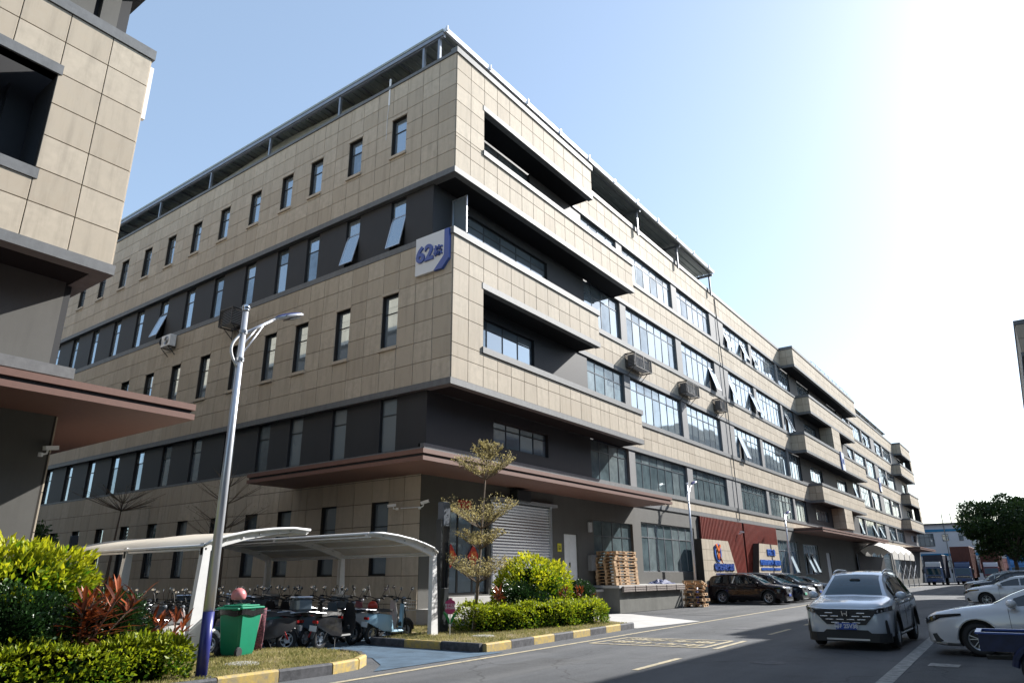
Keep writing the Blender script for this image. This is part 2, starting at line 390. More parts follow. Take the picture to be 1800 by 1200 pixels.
# long face: bands at the recessed plane and at the balcony plane
VR = 1.27
BANDS = {'top': (20.95, 21.2, 22.77, 23.05), '5': (16.95, 17.2, 18.65, 18.9), '4': (12.5, 12.75, 14.2, 14.48), '3': (8.2, 8.44, 9.8, 10.05), '2': (5.2, 5.45, 5.95, 6.2)}
SPAN = {'top': [(0, 11.3), (51.0, 80.3), (118.0, LEN)], '5': [(0, 15.7), (55.0, 76.2), (113.4, LEN)], '4': [(0, 11.3), (51.0, 80.3), (118.4, LEN)], '3': [(0, 15.6), (55.2, 76.1), (113.6, LEN)], '2': []}
for k, (z0, z1, z2, z3) in BANDS.items():
    zc = cuts(z1, z2, .8); last = 0.
    zcc = {'top': [21.2, 21.98, 22.77], '5': [17.2, 18.02, 18.65], '4': [12.75, 13.38, 14.2], '3': [8.44, 9.26, 9.8]}.get(k)
    rec = []
    for a, b in SPAN[k]:
        if a > last: rec.append((last, a))
        last = b
    if last < LEN: rec.append((last, LEN))
    for a, b in rec:
        cl.face('y', VR, -1, cuts(a, b, .94), zc)
        paint.box(a, b, VR+.11, 1.52, z0, z3)
        trim.box(a, b, VR-.06, VR+.2, z0, z1-.002)
        coping.box(a, b, VR-.09, VR+.2, z2+.002, z3)
    for a, b in SPAN[k]:
        if k in ('5', '3') and a == 0 or k in ('top', '4') and a == 0:
            pass
        e = b if b < LEN else LEN
        if a == 0:
            if k in ('5', '3'): pass
            ac = [0, .94, 1.86]+cuts(1.86, b, .94)[1:]
        else: ac = cuts(a, b, .94)
        cl.face('y', 0, -1, ac, zcc if a == 0 else zc)
        if a > 0: cl.face('x', a, -1, cuts(0.0, VR, .64), zc)
        paint.box(a+.12, e-.02, .11, .24, z1, z2)                    # parapet body
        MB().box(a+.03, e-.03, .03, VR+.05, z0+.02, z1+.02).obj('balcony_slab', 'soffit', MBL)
        trim.box(1.78 if a == 0 and k in ('top', '4') else a-.05, e+.05, -.05, .25, z0, z1-.002)
        coping.box(1.78 if a == 0 and k in ('5', '3') else a-.08, e+.09, -.09, .28, z2+.002, z3)
        if a > 0:
            trim.box(a-.05, a+.15, .25, VR, z0, z1-.002); coping.box(a-.09, a+.2, .28, VR, z2+.002, z3)
        if b < LEN:
            paint.box(e-.14, e-.02, .24, VR, z1, z2); coping.box(e-.2, e+.09, .28, VR, z2+.002, z3)
# corner posts of the balcony boxes (solid tile ends)
for zc, (s0, s1) in (([18.65, 18.81, 19.6, 20.39, 21.2], (18.9, 20.95)), ([9.8, 10.9, 11.73, 12.75], (10.05, 12.5))):
    cl.face('y', 0, -1, [0, .94, 1.86], zc); paint.box(.13, 1.83, .11, .9, zc[0]-.02, zc[-1]+.02)
    paint.box(1.80, 1.86, .1, VR, zc[0], zc[-1])
    cl.face('y', 0, -1, [LEN-1.86, LEN-.94, LEN], zc); paint.box(LEN-1.83, LEN-.1, .11, .9, zc[0]-.02, zc[-1]+.02)
for zz in ((14.4, 17.05), (6.1, 8.3)):      # tiled posts in the middle balcony
    cl.face('y', 0, -1, cuts(63.7, 67.5, .94), cuts(zz[0], zz[1], .85)); paint.box(63.72, 67.48, .11, VR, zz[0], zz[1])
    cl.face('x', 63.7, -1, [.02, .64, 1.25], cuts(zz[0], zz[1], .85))
BAYS = [(12.2, 16.4, 4), (17.15, 24.5, 7), (25.4, 31.7, 6), (34.7, 41.0, 6), (41.7, 48.9, 7), (49.5, 53.4, 4)]
BAYS2 = [(131.2-b, 131.2-a, n) for a, b, n in reversed(BAYS[1:])]
FL = [(18.9, 20.95), (14.48, 16.95), (10.05, 12.5), (6.2, 8.2)]
OPN = {(0, 3): (0, 4), (0, 4): (0,), (1, 2): (5,), (1, 3): (0, 5), (1, 4): (0,), (2, 3): (1,), (2, 1): (), (1, 5): (1,)}
OUT = {0: [(2.2, 7.2, 4), (56.5, 61.5, 4), (69.5, 74.5, 4), (121.5, 126, 4)], 1: [(2.4, 8.6, 5), (57, 62, 4), (69.5, 74, 4), (121.5, 126, 4)], 2: [(1.6, 7.3, 5), (57, 62, 4), (69, 74, 4), (121.5, 126, 4)], 3: [(4.2, 8.3, 4), (57, 62, 4), (69, 74, 4), (121.5, 126, 4)]}
for fi, (z0, z1) in enumerate(FL):
    allb = []
    for bi, (a, b, n) in enumerate(BAYS+BAYS2+OUT[fi]):
        far = a > 34; isout = (a, b, n) in OUT[fi]
        m = 'glass_pale' if fi == 3 and not isout else 'glass'
        if fi == 2 and not isout: m = 'glass' if bi else 'glass_pale'
        op = OPN.get((fi, bi), ())
        if bi >= 6 and not isout: op = tuple(random.sample(range(n), random.choice((0, 0, 1))))
        zz0 = z0+(.5 if isout else .0); zz1 = z1-(.45 if isout and fi else .0)
        window(MBL, 'y', -1, VR+.13, a, b, zz0, zz1, n, .27, m, not far, 'frame' if not isout else 'frame_dark', None, .055, opens=op)
        allb.append((a, b, zz0, zz1))
    for a0, a1, y0, y1 in clip((.175, LEN-.3, z0, z1), allb):
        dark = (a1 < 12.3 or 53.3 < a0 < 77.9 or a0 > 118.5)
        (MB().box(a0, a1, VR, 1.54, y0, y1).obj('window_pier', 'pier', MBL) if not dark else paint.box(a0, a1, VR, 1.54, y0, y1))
    for a in (16.4, 24.5, 33.2, 41., 48.9): pass
# ground floor, long face
GF = MB()
gfw = [(1.3, 3.9, 1.0, 4.0), (4.0, 8.4, 1.0, 4.5), (9.4, 10.6, 1.0, 3.45), (12.1, 16.3, 1.8, 4.2), (17.3, 24.7, 1.8, 4.38), (42.4, 48.4, 1.6, 4.3), (50.1, 55.6, 1.6, 4.2), (58.5, 60.3, 1.0, 3.6), (83, 89.5, 1.7, 4.3), (91, 97, 1.7, 4.3), (100, 106, 1.7, 4.3)]
for a0, a1, y0, y1 in clip((.02, LEN-.3, 0, 5.22), gfw): GF.box(a0, a1, VR, 1.52, y0, y1)
GF.obj('ground_floor_wall', 'gf_paint', MBL)
for i, (a0, a1, y0, y1) in enumerate(gfw):
    if i in (1, 2, 7): continue
    if i == 0:
        W = window(MBL, 'y', -1, VR+.12, a0, a1, y0, y1, 3, 0, 'glass', True, 'black', None, .09, name='glass_door'); continue
    window(MBL, 'y', -1, VR+.12, a0, a1, y0, y1, 4 if i == 3 else 7 if i == 4 else 6, .3, 'glass_pale', a0 < 30, 'alu' if i > 3 else 'frame', None, .055, opens=(3,) if i == 5 else (1, 3) if i == 6 else ())
# roller shutter: one slat each
sh = thing and MB(); sh.box(4.0, 4.1, VR-.03, VR+.1, 1.0, 4.5); sh.box(8.3, 8.4, VR-.03, VR+.1, 1.0, 4.5); sh.box(3.95, 8.6, VR-.22, VR+.05, 4.5, 4.62)
SH = sh.obj('roller_shutter', 'alu', MBL); MB().box(4.05, 8.35, VR+.13, VR+.16, 1.0, 4.5).obj('backing', 'black', SH)
sl_ = MB(); sl_.add([(4.1, 0, 0), (8.3, 0, 0), (8.3, -.035, .05), (4.1, -.035, .05), (8.3, 0, .112), (4.1, 0, .112), (4.1, .03, .112), (8.3, .03, .112)], [(0, 1, 2, 3), (3, 2, 4, 5), (5, 4, 7, 6)])
slm = sl_.mesh('slat', 'alu')
for i in range(30): link('slat', slm, SH, loc=(0, VR+.07, 1.02+i*.116))
sb = MB(); sb.bbox(5.3, 6.3, VR-.4, VR, 4.55, 5.0, .02); sb.obj('shutter_motor_box', 'frame_dark', MBL)
d = MB(); d.box(9.42, 9.96, VR+.08, VR+.13, 1.0, 3.43); d.box(10.0, 10.58, VR+.08, VR+.13, 1.0, 3.43); d.box(9.96, 10.0, VR+.06, VR+.12, 1.0, 3.43)
D_ = d.obj('steel_door', 'white_paint', MBL); MB().box(9.90, 9.93, VR+.02, VR+.08, 2.0, 2.2).obj('door_handle', 'black', D_)
d = MB(); d.box(58.5, 60.3, VR+.1, VR+.15, 1.0, 3.6); d.obj('steel_door', 'sign_white', MBL)
cl.build(300)
trim.obj('band_trim', 'trim', MBL); coping.obj('coping', 'trim', MBL); paint.obj('render_wall', 'paint', MBL); 
# roof slab, parapet inner side
r = MB(); r.box(.3, LEN-.3, 1.5, DEP, 22.4, 22.5); r.box(.25, .4, .3, DEP, 22.3, 23.0); r.box(.3, LEN-.3, 1.48, 1.55, 22.3, 23.0); r.obj('roof', 'concrete', MBL)
def canopy(B, x0, x1, y0, left=None, xs=0., zb=5.1, right=None):
    """flat porch roof: two fascia strips round a dark groove"""
    c = MB(); g = MB(); s = MB()
    rects = [(x0, x1, y0, VR)]
    if left: rects.append((left[0], left[1], VR, left[2]))
    for a, b, y, yy in rects:
        c.box(a, b, y, yy, zb, zb+.13); c.box(a, b, y, yy, zb+.22, zb+.36); g.box(a+.06, b-.06, y+.06 if yy == VR else y, yy-(0 if yy == VR else .06), zb+.13, zb+.22)
    c.obj('canopy', 'brown', B); g.obj('canopy_groove', 'black', B)
canopy(MBL, -2.3, 16.6, -.95, (-2.3, -.03, 8.3))
canopy(MBL, 47.6, 80.6, -1.2)
canopy(MBL, 109, 129, -1.2)
# downpipe + small wall fittings
dp = MB(); dp.tube([(33.2, VR-.06, 22.6), (33.2, VR-.14, 17.), (33.2, VR-.14, 9.), (33.2, VR-.14, 5.3)], .035, 8); dp.obj('downpipe', 'trim', MBL)
tw = MB(); tw.box(-.06, 0, 3.95, 4.03, 21.9, 23.35); tw.tube([(-.04, 3.99, 21.9), (-.05, 4.05, 21.2), (-.04, 4.06, 20.1)], .012, 6); tw.obj('roof_drain_pipe', 'white_paint', MBL)
# ---- neighbour block at the left: same house type, its far corner is in view
LB = thing('neighbour_building', 'near beige tiled block cut by the left edge, dark soffits and brown canopy', 'building', (-12, 0, 0))
cl = Cladding(LB); trim = MB(); paint = MB(); pier = MB(); 
E0 = -11.82
paint.box(-75, E0-.5, 1.5, DEP, 0, 22.4)
for zc, hz in (([8.44, 9.26, 10.08, 10.9, 11.73, 12.55, 13.38, 14.2], (10.05, 12.5)), ([17.2, 18.02, 18.81, 19.6, 20.39, 21.18, 21.98, 22.77], (18.9, 20.95))):
    ac = [E0-1.88-.94*i for i in range(22, -1, -1)]+[E0-.94, E0]
    cl.face('y', 0, -1, ac, zc, [(-40, E0-1.88, *hz)])
    cl.face('x', E0, 1, cuts(0, DEP, .94), zc)
    for z0, z1 in ((zc[0], hz[0]), (hz[1], zc[-1])): paint.box(-75, E0-.12, .11, .3, z0, z1)
    paint.box(E0-1.86, E0-.12, .11, 1.2, hz[0], hz[1])
    for z0, z1 in ((zc[0]-.24, zc[0]), (zc[-1], zc[-1]+.28)): trim.box(-75, E0+.07, -.07, .3, z0, z1); trim.box(E0-.3, E0+.07, .3, DEP, z0, z1)
    for z0, z1 in ((hz[0]-.25, hz[0]), (hz[1], hz[1]+.25)): trim.box(-75, E0-1.80, -.06, .28, z0, z1)
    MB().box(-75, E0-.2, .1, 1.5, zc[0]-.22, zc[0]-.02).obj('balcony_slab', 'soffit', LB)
pier.box(-75, -12.9, VR, 1.52, 14.2, 17.2); pier.box(-12.74, E0-.5, VR, 1.52, 14.2, 17.2); pier.box(-75, E0-.38, VR, 1.52, 6.1, 8.44)
MB().box(-75, E0-.05, VR, 1.52, 0, 5.2).obj('ground_floor_wall', 'gf_paint', LB); pier.box(-75, E0-.4, VR, 1.52, 18, 19)
for z0, z1 in ((9.9, 12.6), (18.7, 21.1)): paint.box(-75, -16.6, VR, 1.52, z0, z1); paint.box(-14.2, E0-.3, VR, 1.52, z0, z1)
for z0, z1 in ((14.2, 17.2), (6., 8.44)): paint.box(E0-.55, E0-.2, 1.4, DEP, z0, z1)
trim.box(-75, E0+.1, VR-.2, VR+.25, 5.95, 6.2); trim.box(E0-.2, E0+.1, VR, DEP, 5.95, 6.2)
cl.face('y', VR-.02, -1, [E0-1.0*i for i in range(6, -1, -1)], [5.2, 5.93]); cl.face('x', E0, 1, cuts(VR, DEP, .94), cuts(.1, 5.93, .85))
window(LB, 'y', -1, VR+.12, -16.6, -14.2, 10.05, 12.5, 3, .3, 'glass', True, 'black', None, .12)
window(LB, 'y', -1, VR+.1, -15.5, -12.9, 14.48, 16.95, 3, .27, 'glass', True, 'frame_dark', None, .05)
cl.build(200); trim.obj('band_trim', 'trim', LB); paint.obj('render_wall', 'paint', LB); pier.obj('plaster_wall', 'gf_paint', LB)
c = MB(); g = MB()
for a, b, y, yy in ((-75, -9.75, -.75, VR), (E0, -9.75, VR, 9.)):
    c.box(a, b, y, yy, 5.1, 5.23); c.box(a, b, y, yy, 5.32, 5.46); g.box(a, b-.06, y+.06 if yy == VR else y, yy, 5.23, 5.32)
c.obj('canopy', 'brown', LB); g.obj('canopy_groove', 'black', LB)
MB().box(E0+.0, E0+.16, .12, .24, 12.55, 14.1).obj('drainpipe', 'white_paint', LB)
# ---- block across the road: only a sliver is in view, but it shades the road
RB = thing('opposite_building', 'grey tiled block with dark trims at the right edge, high above the parked cars', 'building', (10, -19, 0))
cl = Cladding(RB); trim = MB(); paint = MB(); pier = MB()
paint.box(-70, 55, -60, -18.9, 0, 15.2); paint.box(27, 55, -60, -19.0, 15.2, 18.0); paint.box(28.5, 55, -26, -18.75, 18.0, 18.3)
paint.box(-70, 27, -20, -18.45, 15.2, 15.45)
for zc, sp_ in (((13.1, 13.9, 14.7), 28.), ((8.2, 9., 9.8), 28.), ((4.4, 5.2), 28.)):
    cl.face('y', -18.9, 1, cuts(-70, 55, .94), zc)
    cl.face('y', -17.3, 1, cuts(sp_, 55, .94), zc); cl.face('x', sp_, -1, cuts(-18.9, -17.3, .8), zc)
    paint.box(sp_+.1, 55, -18.9, -17.4, zc[0]-.1, zc[0]+.3); paint.box(sp_+.1, 55, -17.6, -17.42, zc[0], zc[-1])
    for z0, z1 in ((zc[0]-.22, zc[0]), (zc[-1], zc[-1]+.25)):
        trim.box(-70, sp_, -18.95, -18.83, z0, z1); trim.box(sp_-.06, 55, -17.5, -17.23, z0, z1); trim.box(sp_-.06, sp_+.2, -18.9, -17.5, z0, z1)
cl.face('x', 28.4, -1, cuts(-26, -18.75, .94), [15.3, 16.1, 17, 18]); trim.box(28.3, 55, -18.8, -18.6, 18.0, 18.35); trim.box(28.3, 28.5, -26, -18.6, 18.0, 18.35)
for k in range(16):
    a = -68+k*7.5
    for z0, z1 in ((10.1, 12.8), (5.6, 7.9), (1.2, 4.1)):
        if a+6 < 54: window(RB, 'y', 1, -18.84, a, a+6.3, z0, z1, 6, .27, 'glass', False, 'frame')
cl.build(60); trim.obj('band_trim', 'trim', RB); paint.obj('render_wall', 'pier', RB)
R2 = thing('distant_block', 'beige banded block across the road beyond the gap', 'building', (90, -19, 0))
cl = Cladding(R2); paint = MB(); paint.box(78, 125, -50, -18.9, 0, 22.4)
for zc in ((21.2, 22., 22.8), (17.2, 18, 18.7), (12.8, 13.5, 14.2), (8.4, 9.1, 9.8), (5.4, 6)):
    cl.face('y', -18.9, 1, cuts(78, 125, .94), zc); cl.face('x', 78, -1, cuts(-50, -18.9, .94), zc)
cl.build(20); paint.obj('render_wall', 'paint', R2)
# ============================================================ ground, road, kerbs
mat('asphalt', (.088, .092, .099), .85, var=.38, vscale=.35, bump=.4, bscale=220, spec=.3, detail=9, stain=.25)
mat('asphalt_patch', (.075, .077, .080), .88, var=.3, vscale=.8, bump=.35, bscale=220, spec=.3)
mat('blue_asphalt', (.085, .135, .19), .85, var=.5, vscale=1.6, stain=.3, bump=.3, bscale=160, spec=.3)
mat('road_yellow', (.50, .42, .26), .8, var=.45, vscale=9, vcol2=(.16, .15, .13))
mat('road_grey', (.32, .32, .30), .85, var=.5, vscale=7, vcol2=(.11, .11, .11))
mat('kerb_yellow', (.50, .35, .08), .8, var=.6, vscale=9, vcol2=(.24, .21, .15), bump=.2)
mat('kerb_black', (.035, .037, .042), .8, var=.5, vscale=7, vcol2=(.10, .10, .11), bump=.2)
mat('soil', (.24, .19, .115), .95, var=.4, vscale=3, bump=.5, bscale=60)
mat('slab_white', (.46, .45, .43), .85, var=.2, vscale=1.2, bump=.1)
def sheet(name, poly, z, m, kind='structure'):
    mb = MB(); mb.add([(x, y, z) for x, y in poly], [tuple(range(len(poly)))]); o = mb.obj(name, m); o['kind'] = kind; return o
def wear(m):
    # wheel-track wear along the road, fine cracks, patches of newer surfacing
    n, l = m.node_tree.nodes, m.node_tree.links; b = n['Principled BSDF']; src = b.inputs['Base Color'].links[0].from_socket
    geo = n.new('ShaderNodeNewGeometry').outputs['Position']
    def chain(tex, a, c, fac, col, src):
        r = n.new('ShaderNodeMapRange'); r.inputs[1].default_value = a; r.inputs[2].default_value = c; r.inputs[4].default_value = fac; l.new(tex, r.inputs[0])
        x = n.new('ShaderNodeMix'); x.data_type = 'RGBA'; l.new(r.outputs[0], x.inputs[0]); l.new(src, x.inputs[6]); x.inputs[7].default_value = (*col, 1); return x.outputs[2]
    mp = n.new('ShaderNodeMapping'); mp.inputs['Scale'].default_value = (.05, .8, 1); l.new(geo, mp.inputs[0])
    t = n.new('ShaderNodeTexNoise'); t.inputs['Scale'].default_value = 1.3; t.inputs['Detail'].default_value = 5; l.new(mp.outputs[0], t.inputs['Vector']); src = chain(t.outputs[0], .45, .75, .5, (.15, .15, .152), src)
    t = n.new('ShaderNodeTexNoise'); t.inputs['Scale'].default_value = .9; t.inputs['Detail'].default_value = 7; l.new(geo, t.inputs['Vector']); src = chain(t.outputs[0], .60, .72, .6, (.05, .05, .052), src)
    t = n.new('ShaderNodeTexNoise'); t.inputs['Scale'].default_value = 90; t.inputs['Detail'].default_value = 2; l.new(geo, t.inputs['Vector']); src = chain(t.outputs[0], .55, .75, .55, (.22, .22, .22), src)
    w = n.new('ShaderNodeTexNoise'); w.inputs['Scale'].default_value = 1.5; l.new(geo, w.inputs['Vector']); a_ = n.new('ShaderNodeVectorMath'); a_.operation = 'MULTIPLY_ADD'; a_.inputs[1].default_value = (.8, .8, 0); l.new(w.outputs[1], a_.inputs[0]); l.new(geo, a_.inputs[2])
    v = n.new('ShaderNodeTexVoronoi'); v.feature = 'DISTANCE_TO_EDGE'; v.inputs['Scale'].default_value = .22; l.new(a_.outputs[0], v.inputs['Vector']); src = chain(v.outputs['Distance'], .006, .0, .75, (.035, .035, .036), src)
    l.new(src, b.inputs['Base Color'])
wear(MAT['asphalt']); wear(MAT['asphalt_patch'])
GR = sheet('ground', [(-400, -400), (900, -400), (900, 500), (-400, 500)], -.02, 'asphalt')
RK = .035                                       # the road runs slightly askew to the block
def rd(u, v): return (u, v+RK*(u+3))
def strip(u0, u1, v, w, z=.0, n=1): return [rd(u0, v-w/2), rd(u1, v-w/2), rd(u1, v+w/2), rd(u0, v+w/2)]
road = sheet('road', [rd(-60, -13.6), rd(140, -13.6), rd(140, -5.9), rd(-60, -5.9)], -.016, 'asphalt')
mk = sheet('road_edge_line', strip(-60, 110, -5.85, .13), -.008, 'road_yellow')
for i, (a, b) in enumerate(((-10.2, -7.9), (-5.6, -3.4), (-1.2, 1.2), (3.5, 5.9), (8, 10.3), (12.6, 15), (17.2, 19.6), (22, 24.4))): sheet('road_centre_dash', strip(a, b, -9.42, .13), -.008, 'road_yellow')
sheet('parking_bay_line', strip(-9, 90, -13.45, .24), -.008, 'road_grey')
sheet('parking_bay_asphalt', [rd(-30, -18.6), rd(70, -18.6), rd(70, -13.6), rd(-30, -13.6)], -.017, 'asphalt_patch')
for u in (-2.2, 3.4): sheet('bay_number_mark', [(u, -14.3), (u+.5, -14.3), (u+.5, -13.8), (u, -13.8)], -.009, 'road_grey')
# painted box with lettering on the near lane
bxp = [(-1.39, -6.14), (.66, -6.19), (1.03, -9.0), (-1.08, -9.03)]
for i in range(4):
    p, q = Vector((*bxp[i], 0)), Vector((*bxp[(i+1) % 4], 0)); d = (q-p).normalized(); n_ = Vector((-d.y, d.x, 0))*.06
    sheet('marking_frame', [tuple((x)[:2]) for x in (p-n_, q-n_, q+n_, p+n_)], -.007+.0005*i, 'road_yellow')
xt = axes_mat((.0, -1, 0), (1, 0, 0), (0, 0, 1), (.25, -7.6, -.008)); o = text_mesh('marking_letters', '消防车道', .62, .0015, 'road_yellow', xt, None, .012); o['kind'] = 'structure'
o = text_mesh('marking_letters', '禁止占用', .62, .0015, 'road_yellow', axes_mat((0, -1, 0), (1, 0, 0), (0, 0, 1), (-.62, -7.6, -.008)), None, .012); o['kind'] = 'structure'
for (x, y, s_) in ((5.5, -7.7, .33), (-3.2, -11.2, .33), (16., -8.2, .33)):
    q = MB(); q.lathe([(.001, -.004), (s_-.03, -.004), (s_-.02, -.008), (s_, -.008), (s_+.04, -.012)], 26, (x, y, .0)); o = q.obj('road_manhole', 'kerb_black'); o['kind'] = 'structure'
sheet('asphalt_repair', [(-8.2, -8.1), (-4.6, -8.0), (-4.7, -6.9), (-8.3, -7.0)], -.0145, 'asphalt_patch'); sheet('asphalt_repair', [(9, -12.6), (13.2, -12.4), (13.1, -10.3), (8.9, -10.4)], -.0145, 'asphalt_patch')
# blue scooter yard, pale apron, footing strip in front of the block
sheet('scooter_yard', [(-13.5, 9.5), (-13.5, -1.3), (-7.9, -1.2), (-6.9, -2.2), (-6.7, -3.8), (-7.5, -4.9), (-8.3, -5.55), (-4.3, -5.55), (-4.55, -1.5), (-.15, -1.5), (-.15, 9.5)], -.010, 'blue_asphalt')
sheet('concrete_apron', [(4.0, -4.8), (8.4, -5.2), (11.9, -.6), (11.9, 1.2), (4.0, 1.2)], -.009, 'slab_white')
sheet('forecourt', [rd(12.4, -5.9), rd(120, -5.9), (120, 1.3), (12.4, 1.3)], -.013, 'asphalt_patch')
def lawn(name, poly, z=.13):
    o = sheet(name, poly, z, 'soil'); return o
L1 = [(-34, -5.1), (-8.95, -5.1), (-8.2, -4.95), (-7.65, -4.55), (-7.25, -4.0), (-7.1, -3.2), (-7.2, -2.3), (-7.7, -1.55), (-8.6, -1.4), (-13.4, -1.4), (-34, -1.4)]
L2 = [(-4.45, -5.05), (-4.2, -5.12), (3.6, -4.62), (4.1, -4.4), (5.6, -2.6), (5.6, -.7), (-.15, -.7), (-.15, 1.2), (-1.6, 1.2), (-2.6, -1.25), (-4.3, -1.5)]
lawn('lawn', L1); lawn('lawn_island', L2)
def kerb(name, path, step=1.0, w=.14, h=.17, start=0):
    K = bpy.data.objects.new(name, None); C.objects.link(K); K['kind'] = 'structure'; K.location = (*path[0], 0)
    pts = [Vector((*p, 0)) for p in path]; segs = []
    for a, b in zip(pts, pts[1:]):
        n = max(1, round((b-a).length/step))
        for i in range(n): segs.append((a+(b-a)*i/n, a+(b-a)*(i+1)/n))
    k = start; run = 0
    for a, b in segs:
        d = (b-a).normalized(); n_ = Vector((-d.y, d.x, 0)); g = d*.008; mb = MB(); j = random.uniform(-.006, .006)
        P = [a+g-n_*w/2, b-g-n_*w/2, b-g+n_*w/2, a+g+n_*w/2]; T = [a+g-n_*(w/2-.025), b-g-n_*(w/2-.025), b-g+n_*(w/2-.025), a+g+n_*(w/2-.025)]
        vs = [(p.x, p.y, -.05) for p in P]+[(p.x, p.y, h-.03+j) for p in P]+[(p.x, p.y, h+j) for p in T]
        mb.add(vs, [(8, 9, 10, 11)]+[(i, (i+1) % 4, (i+1) % 4+4, i+4) for i in range(4)]+[(i+4, (i+1) % 4+4, (i+1) % 4+8, i+8) for i in range(4)])
        mb.obj('kerb_stone', 'kerb_yellow' if k % 2 == 0 else 'kerb_black', K); run += (b-a).length
        if run > step*.75: k += 1; run = 0
    return K
kerb('kerb', L1[:6], 1.15, start=0)
kerb('kerb', [(-4.55, -1.5), (-4.55, -5.1)], 1.2, start=1)
kerb('kerb', [(-4.5, -5.14), (4.0, -4.62)], 1.07, start=0)
kerb('kerb', [(-4.5, -1.42), (-2.7, -1.2)], 1.0, start=1)
# entrance landing and steps, loading dock
ld = MB(); ld.box(-.02, 4.3, .15, 1.27, 0, .62); ld.box(-.6, 4.3, -.35, .15, 0, .32); ld.box(1.2, 4.2, .75, 1.27, .62, .95)
o = ld.obj('entrance_steps', 'slab_white'); tag(o, 'pale concrete entrance steps before the glass doors behind the small tree', 'steps')
DK = thing('loading_dock', 'grey concrete loading dock with pale top below the pallet stack', 'loading dock', (13, .5, 0))
dk = MB(); dk.box(11.9, 19.0, -.05, 1.27, 0, 1.08); dk.box(4.3, 11.9, .75, 1.27, 0, .93); dk.obj('dock_wall', 'concrete_dark', DK)
dk = MB(); dk.box(11.8, 19.1, -.12, 1.27, 1.08, 1.2); dk.box(4.3, 11.8, .7, 1.27, .93, 1.03); dk.obj('dock_slab', 'slab_white', DK)
mat('bumper', (.23, .19, .17), .8, var=.5, vscale=14)
for r_ in range(3):
    for i in range(6):
        a = 12.0+i*1.18; mb = MB(); mb.bbox(a+random.uniform(0, .03), a+1.13, -.24, -.13, .90+r_*.09, .98+r_*.09, .015); mb.obj('bumper_strip', 'bumper', DK)
mat('slat_back', (.035, .008, .007), .8)
# red slatted wall panel, one batten each
for k, (a, b) in enumerate(((25.5, 33.5), (33.85, 41.8))):
    RS = thing('slatted_wall_panel', ('dark red vertical slat cladding behind the left company sign', 'dark red vertical slat cladding behind the right company sign')[k], 'wall panel', (a, 1.2, 0))
    MB().box(a, b, 1.16, 1.26, .9, 5.18).obj('panel_back', 'slat_back', RS)
    me = MB().box(-.055, .055, -.05, .02, .9, 5.16).mesh('slat', 'red_slat')
    n = int((b-a)/.26)
    for i in range(n): link('slat', me, RS, loc=(a+.08+i*(b-a)/n, 1.14, 0))
# company signs: tiled blocks with raised letters
def sign_block(label, poly, v, loc):
    S = thing('company_sign', label, 'sign', loc)
    mb = MB(); mb.prism(poly, lambda a, b, d: (a, d, b), v, v+.42); mb.obj('sign_block', 'joint', S)
    # cladding courses
    zt = max(p[1] for p in poly); zb = min(p[1] for p in poly)
    def xr(z, hi):
        xs = []
        for (a, za), (b, zb_) in zip(poly, poly[1:]+poly[:1]):
            if (za-z)*(zb_-z) <= 0 and za != zb_: xs.append(a+(b-a)*(z-za)/(zb_-za))
        return (max(xs) if hi else min(xs)) if xs else (max(p[0] for p in poly) if hi else min(p[0] for p in poly))
    z = zt
    while z > zb+.05:
        z2 = max(zb, z-.62); a0t, a1t, a0b, a1b = xr(z-.01, 0), xr(z-.01, 1), xr(z2+.01, 0), xr(z2+.01, 1)
        n = max(1, round((a1t-a0t)/.62))
        for i in range(n):
            f0, f1 = i/n, (i+1)/n; g = .008
            P = [(a0b+(a1b-a0b)*f0+g, z2+g), (a0b+(a1b-a0b)*f1-g, z2+g), (a0t+(a1t-a0t)*f1-g, z-g), (a0t+(a1t-a0t)*f0+g, z-g)]
            m_ = MB(); m_.prism(P, lambda a, b, d: (a, d, b), v-.025, v+.004, t=random.random()); m_.obj('sign_tile', 'tile', S, tint=True)
        z = z2
    return S
S1 = sign_block('trapezoid beige tiled sign with orange and blue ring emblem behind the maroon SUV', [(24.1, .0), (30.9, .0), (28.75, 3.72), (24.1, 3.72)], .62, (27, .6, 0))
fx = lambda loc: axes_mat((1, 0, 0), (0, 0, 1), (0, -1, 0), loc)
text_mesh('letters', '粤港研采电器北创', .44, .03, 'sign_blue', fx((27.55, .56, 2.05)), S1, .016)
text_mesh('letters', 'GANG YANCAI ELECTRIC', .24, .02, 'sign_blue', fx((27.4, .57, 1.62)), S1, .006)
em = MB(); em.lathe([(.42, -.03), (.56, -.03), (.56, .03), (.42, .03), (.42, -.03)], 28, (26.6, .56, 2.95), (0, 1, 0)); em.obj('emblem_ring', 'sign_blue2', S1)
em = MB()
for P in ([(26.15, 3.42), (26.42, 3.5), (26.95, 2.45), (27.2, 2.28), (26.8, 2.6)], [(26.85, 3.45), (27.0, 3.4), (26.65, 2.95), (26.5, 2.5), (26.35, 2.75)]): em.prism(P, lambda a, b, d: (a, d, b), .47, .53)
em.obj('emblem_bird', 'orange', S1)
S2 = sign_block('beige tiled sign with three lines of blue lettering on the red slats', [(33.95, .0), (40.3, .0), (39.9, 3.78), (35.3, 3.78)], .62, (37, .6, 0))
text_mesh('letters', '研采工业', .5, .03, 'sign_blue2', fx((37.9, .56, 3.15)), S2, .014)
text_mesh('letters', '惠州市研采电器科技有限公司', .385, .03, 'sign_blue2', fx((37.5, .56, 2.42)), S2, .014)
text_mesh('letters', 'HUIZHOU YANCAI ELECTRIC TECHNOLOGY', .235, .02, 'sign_blue2', fx((37.5, .57, 1.98)), S2, .01)
